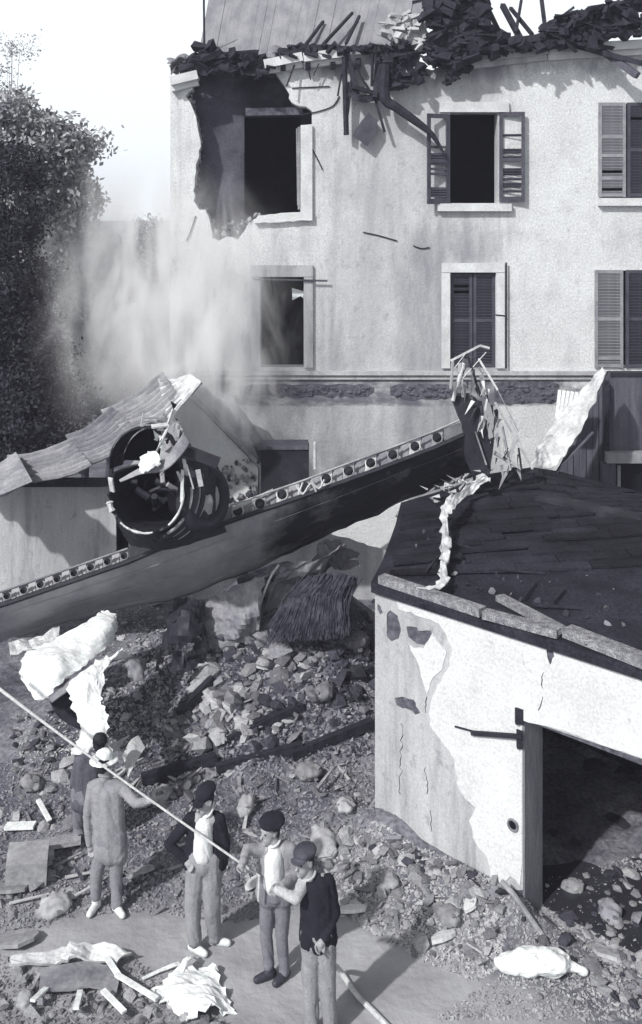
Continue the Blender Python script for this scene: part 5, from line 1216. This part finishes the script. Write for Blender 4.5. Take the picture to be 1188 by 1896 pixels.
person('man in a dark cap and black jacket, nearest, reaching forward to hold the rope', 8.9,
    dict(head=(563,1594), neck=(570,1620), shL=(562,1634), shR=(608,1630), elL=(548,1664,-.15), wrL=(514,1648,-.1), hdL=(494,1650,.1), elR=(620,1690), wrR=(600,1738,-.1), hdR=(588,1755,-.14),
         hipL=(576,1738), hipR=(602,1738), knL=(574,1830), knR=(606,1834), ankL=(578,1900), ankR=(612,1908)),
    (-.6,-.8,-.05), dict(trousers='trousers', jacket='black_cloth', shirt='cloth', shoe='leather', hat='shutter_dark', collar='cloth'), dict(hat='cap', armL=1, open=0, set=.0, so=0, hem=.0, tw=.95, sleeves='shirt', bf=(-1,-.15,0)))

# ------------------------------------------------------------------ trees and the far side
def tree(label, base, ctrl, nclump, leaf, mk, seed, trunk=.16, cl=.35, per=70, cat='tree', group=None, name='tree', limbs=5):
    """ctrl: ellipsoids (centre, radii) filling the crown"""
    g_ = np.random.RandomState(seed); t = thing(name, label, cat, base, group)
    top = max(c[0][2]+c[1][2]*.4 for c in ctrl); m = MB(); b = Vector(base); cc = Vector(ctrl[0][0])
    m.tube([b, b.lerp(Vector((cc.x,cc.y,top)), .4)+Vector((.1,0,0)), Vector((cc.x,cc.y,top))], [trunk, trunk*.7, trunk*.15], 8)
    for k in range(limbs):
        c = Vector(ctrl[k % len(ctrl)][0]); rad = Vector(ctrl[k % len(ctrl)][1]); st_ = b.lerp(Vector((cc.x,cc.y,top)), .25+.5*k/limbs)
        e = c+Vector([g_.uniform(-.7,.7)*rad[i] for i in range(3)]); m.tube([st_, st_.lerp(e,.5)+Vector((0,0,-.1)), e], [trunk*.4, trunk*.25, trunk*.07], 6)
    obj('trunk', m, M['bark'], t)
    V = []; 
    vol = [c[1][0]*c[1][1]*c[1][2] for c in ctrl]; tot = sum(vol)
    for (c, rad), v_ in zip(ctrl, vol):
        for i in range(max(3, int(nclump*v_/tot))):
            u = g_.normal(size=3); u /= np.linalg.norm(u); rr_ = g_.uniform(.35,1.0)**.5
            cp_ = np.array(c)+u*np.array(rad)*rr_*(1+.18*g_.normal())
            n = int(per*g_.uniform(.5,1.3)); cs = cl*g_.uniform(.5,1.25)
            pos = cp_+g_.normal(size=(n,3))*cs*.5*np.array([1,1,.7]); V.append(pos)
    pos = np.concatenate(V); n = len(pos)
    a = g_.normal(size=(n,3)); a /= np.linalg.norm(a,axis=1)[:,None]; b2 = np.cross(a, g_.normal(size=(n,3))); b2 /= np.linalg.norm(b2,axis=1)[:,None]
    s = leaf*g_.uniform(.6,1.3,size=(n,1)); q = np.stack([pos-a*s, pos+b2*s*.5, pos+a*s, pos-b2*s*.5],1).reshape(-1,3)-np.array(base)
    me = bpy.data.meshes.new('crown'); me.vertices.add(4*n); me.vertices.foreach_set('co', q.ravel()); me.loops.add(4*n); me.loops.foreach_set('vertex_index', np.arange(4*n))
    me.polygons.add(n); me.polygons.foreach_set('loop_start', np.arange(n)*4); me.polygons.foreach_set('loop_total', np.full(n,4)); me.update(); me.validate()
    me.materials.append(M[mk]); o = bpy.data.objects.new('crown', me); COL.objects.link(o); o.parent = t
    return t
def E(px, py, Y, rx, rz, ry=None): c = P(px,py,Y); k = Y/FPX; return ((c.x,c.y,c.z),(rx*k,(ry or rx)*k,rz*k))
tree('tall broad leafy tree at the left edge, tops against the sky', tuple(P(20,HY+CZ*FPX/22,22)), [E(40,310,22,100,120),E(110,340,22,60,120),E(20,460,22,110,140),E(95,480,22,50,120),E(0,620,22,110,150),E(-60,400,22,90,180)], 1150, .075, 'leaf', 3, .2, .36, 100)
tree('lower foliage of the tall tree at the left edge, its shade put into dark leaves', tuple(P(20,HY+CZ*FPX/19.5,19.5)), [E(30,380,19.5,60,110),E(20,520,19.5,60,110),E(40,640,19.5,75,120),E(50,760,19.5,90,90),E(10,820,18.5,80,60)], 330, .045, 'leaf_dk', 4, .14, .35, 170)  # dark leaves paint the shaded lower part of the crown
tree('thin pale treetop in the top left corner', tuple(P(5,HY+CZ*FPX/30,30)), [E(22,85,30,38,26),E(0,140,30,30,50)], 30, .045, 'leaf_far', 5, .05, .4, 26, limbs=3)
fz = [('hazy rounded tree behind the smoke, farthest left', 225, 500, 34, 75, 85),('hazy rounded tree behind the smoke in the middle', 290, 470, 36, 60, 60),('hazy rounded tree behind the smoke beside the house corner', 345, 500, 38, 55, 90),('low hazy bush at the foot of the smoke', 200, 620, 26, 90, 90),('hazy bush between the dark tree and the smoke', 150, 700, 23, 80, 70),('grey bush above the corrugated sheets', 290, 690, 24, 90, 70)]
for i,(lb,x,y,Y,rx,rz) in enumerate(fz):
    tree(lb, tuple(P(x,HY+CZ*FPX/Y,Y)), [E(x,y,Y,rx,rz),E(x-rx*.5,y+rz*.5,Y,rx*.8,rz*.7),E(x+rx*.4,y+rz*.5,Y,rx*.8,rz*.7)], 130, .07 if Y > 30 else .055, 'leaf_far' if Y > 25 else 'leaf', 20+i, .12, .6 if Y > 30 else .4, 90, group='hazy trees beyond the wreck')

# ------------------------------------------------------------------ smoke
def smoke(name, label, c, rad, dens, seed, sc=1.1):
    m = MB().sphere((0,0,0), rad, 24, 16); me = m.mesh(name, smooth=True); o = bpy.data.objects.new(name, me); COL.objects.link(o); o.location = c
    mt = bpy.data.materials.new(name); mt.use_nodes = True; nt = mt.node_tree; N = nt.nodes; L = nt.links; N.clear()
    out = N.new('ShaderNodeOutputMaterial'); pv = N.new('ShaderNodeVolumePrincipled'); pv.inputs['Color'].default_value = (.99,.99,.99,1); pv.inputs['Anisotropy'].default_value = 0
    tc = N.new('ShaderNodeTexCoord'); n = N.new('ShaderNodeTexNoise'); n.inputs['Scale'].default_value = sc; n.inputs['Detail'].default_value = 5; n.inputs['Distortion'].default_value = 1.3; n.inputs['Roughness'].default_value = .62
    mp = N.new('ShaderNodeMapping'); mp.inputs['Location'].default_value = (seed,seed*.7,0); mp.inputs['Rotation'].default_value = (0,.7,0); mp.inputs['Scale'].default_value = (1.5,1,.6); L.new(tc.outputs['Object'], mp.inputs['Vector']); L.new(mp.outputs[0], n.inputs['Vector'])
    r1 = N.new('ShaderNodeMapRange'); r1.inputs['From Min'].default_value = .43; r1.inputs['From Max'].default_value = .7; L.new(n.outputs['Fac'], r1.inputs['Value'])
    ms = N.new('ShaderNodeMapping'); ms.inputs['Scale'].default_value = tuple(1/v for v in rad); L.new(tc.outputs['Object'], ms.inputs['Vector'])
    ln = N.new('ShaderNodeVectorMath'); ln.operation = 'LENGTH'; L.new(ms.outputs[0], ln.inputs[0])
    r2 = N.new('ShaderNodeMapRange'); r2.interpolation_type = 'SMOOTHERSTEP'; r2.inputs['From Min'].default_value = 1; r2.inputs['From Max'].default_value = .0; L.new(ln.outputs['Value'], r2.inputs['Value'])
    mu = N.new('ShaderNodeMath'); mu.operation = 'MULTIPLY'; L.new(r1.outputs[0], mu.inputs[0]); L.new(r2.outputs[0], mu.inputs[1])
    m2 = N.new('ShaderNodeMath'); m2.operation = 'MULTIPLY'; m2.inputs[1].default_value = dens; L.new(mu.outputs[0], m2.inputs[0])
    L.new(m2.outputs[0], pv.inputs['Density']); L.new(pv.outputs[0], out.inputs['Volume']); me.materials.append(mt)
    return tag(o, label, 'smoke', None, 'stuff')
smoke('smoke', 'pale drifting smoke rising beside the house behind the wing', tuple(P(310,580,18.0)), (2.8,1.5,3.3), 4.0, 3, .9)
smoke('smoke', 'broad pale bank of smoke between the dark trees and the house', tuple(P(225,540,21.5)), (3.6,2.0,3.4), 3.6, 5, .7)
smoke('smoke', 'thin smoke curling over the corrugated sheets and gable', tuple(P(380,720,16.9)), (1.7,.7,1.3), 4.5, 8, 1.4)

# ------------------------------------------------------------------ thin haze volume, added to lift the darkest tones
hz = bpy.data.objects.new('haze', MB().box((0,120,9), (340,262,21)).mesh('haze')); COL.objects.link(hz)
hm = bpy.data.materials.new('haze'); hm.use_nodes = True; hm.node_tree.nodes.clear(); ho = hm.node_tree.nodes.new('ShaderNodeOutputMaterial'); hv = hm.node_tree.nodes.new('ShaderNodeVolumePrincipled')
hv.inputs['Color'].default_value = (.82,.82,1,1); hv.inputs['Density'].default_value = .0014; hm.node_tree.links.new(hv.outputs[0], ho.inputs['Volume']); hz.data.materials.append(hm)
tag(hz, 'thin haze added over the whole street to lift the dark tones', 'haze', None, 'stuff')
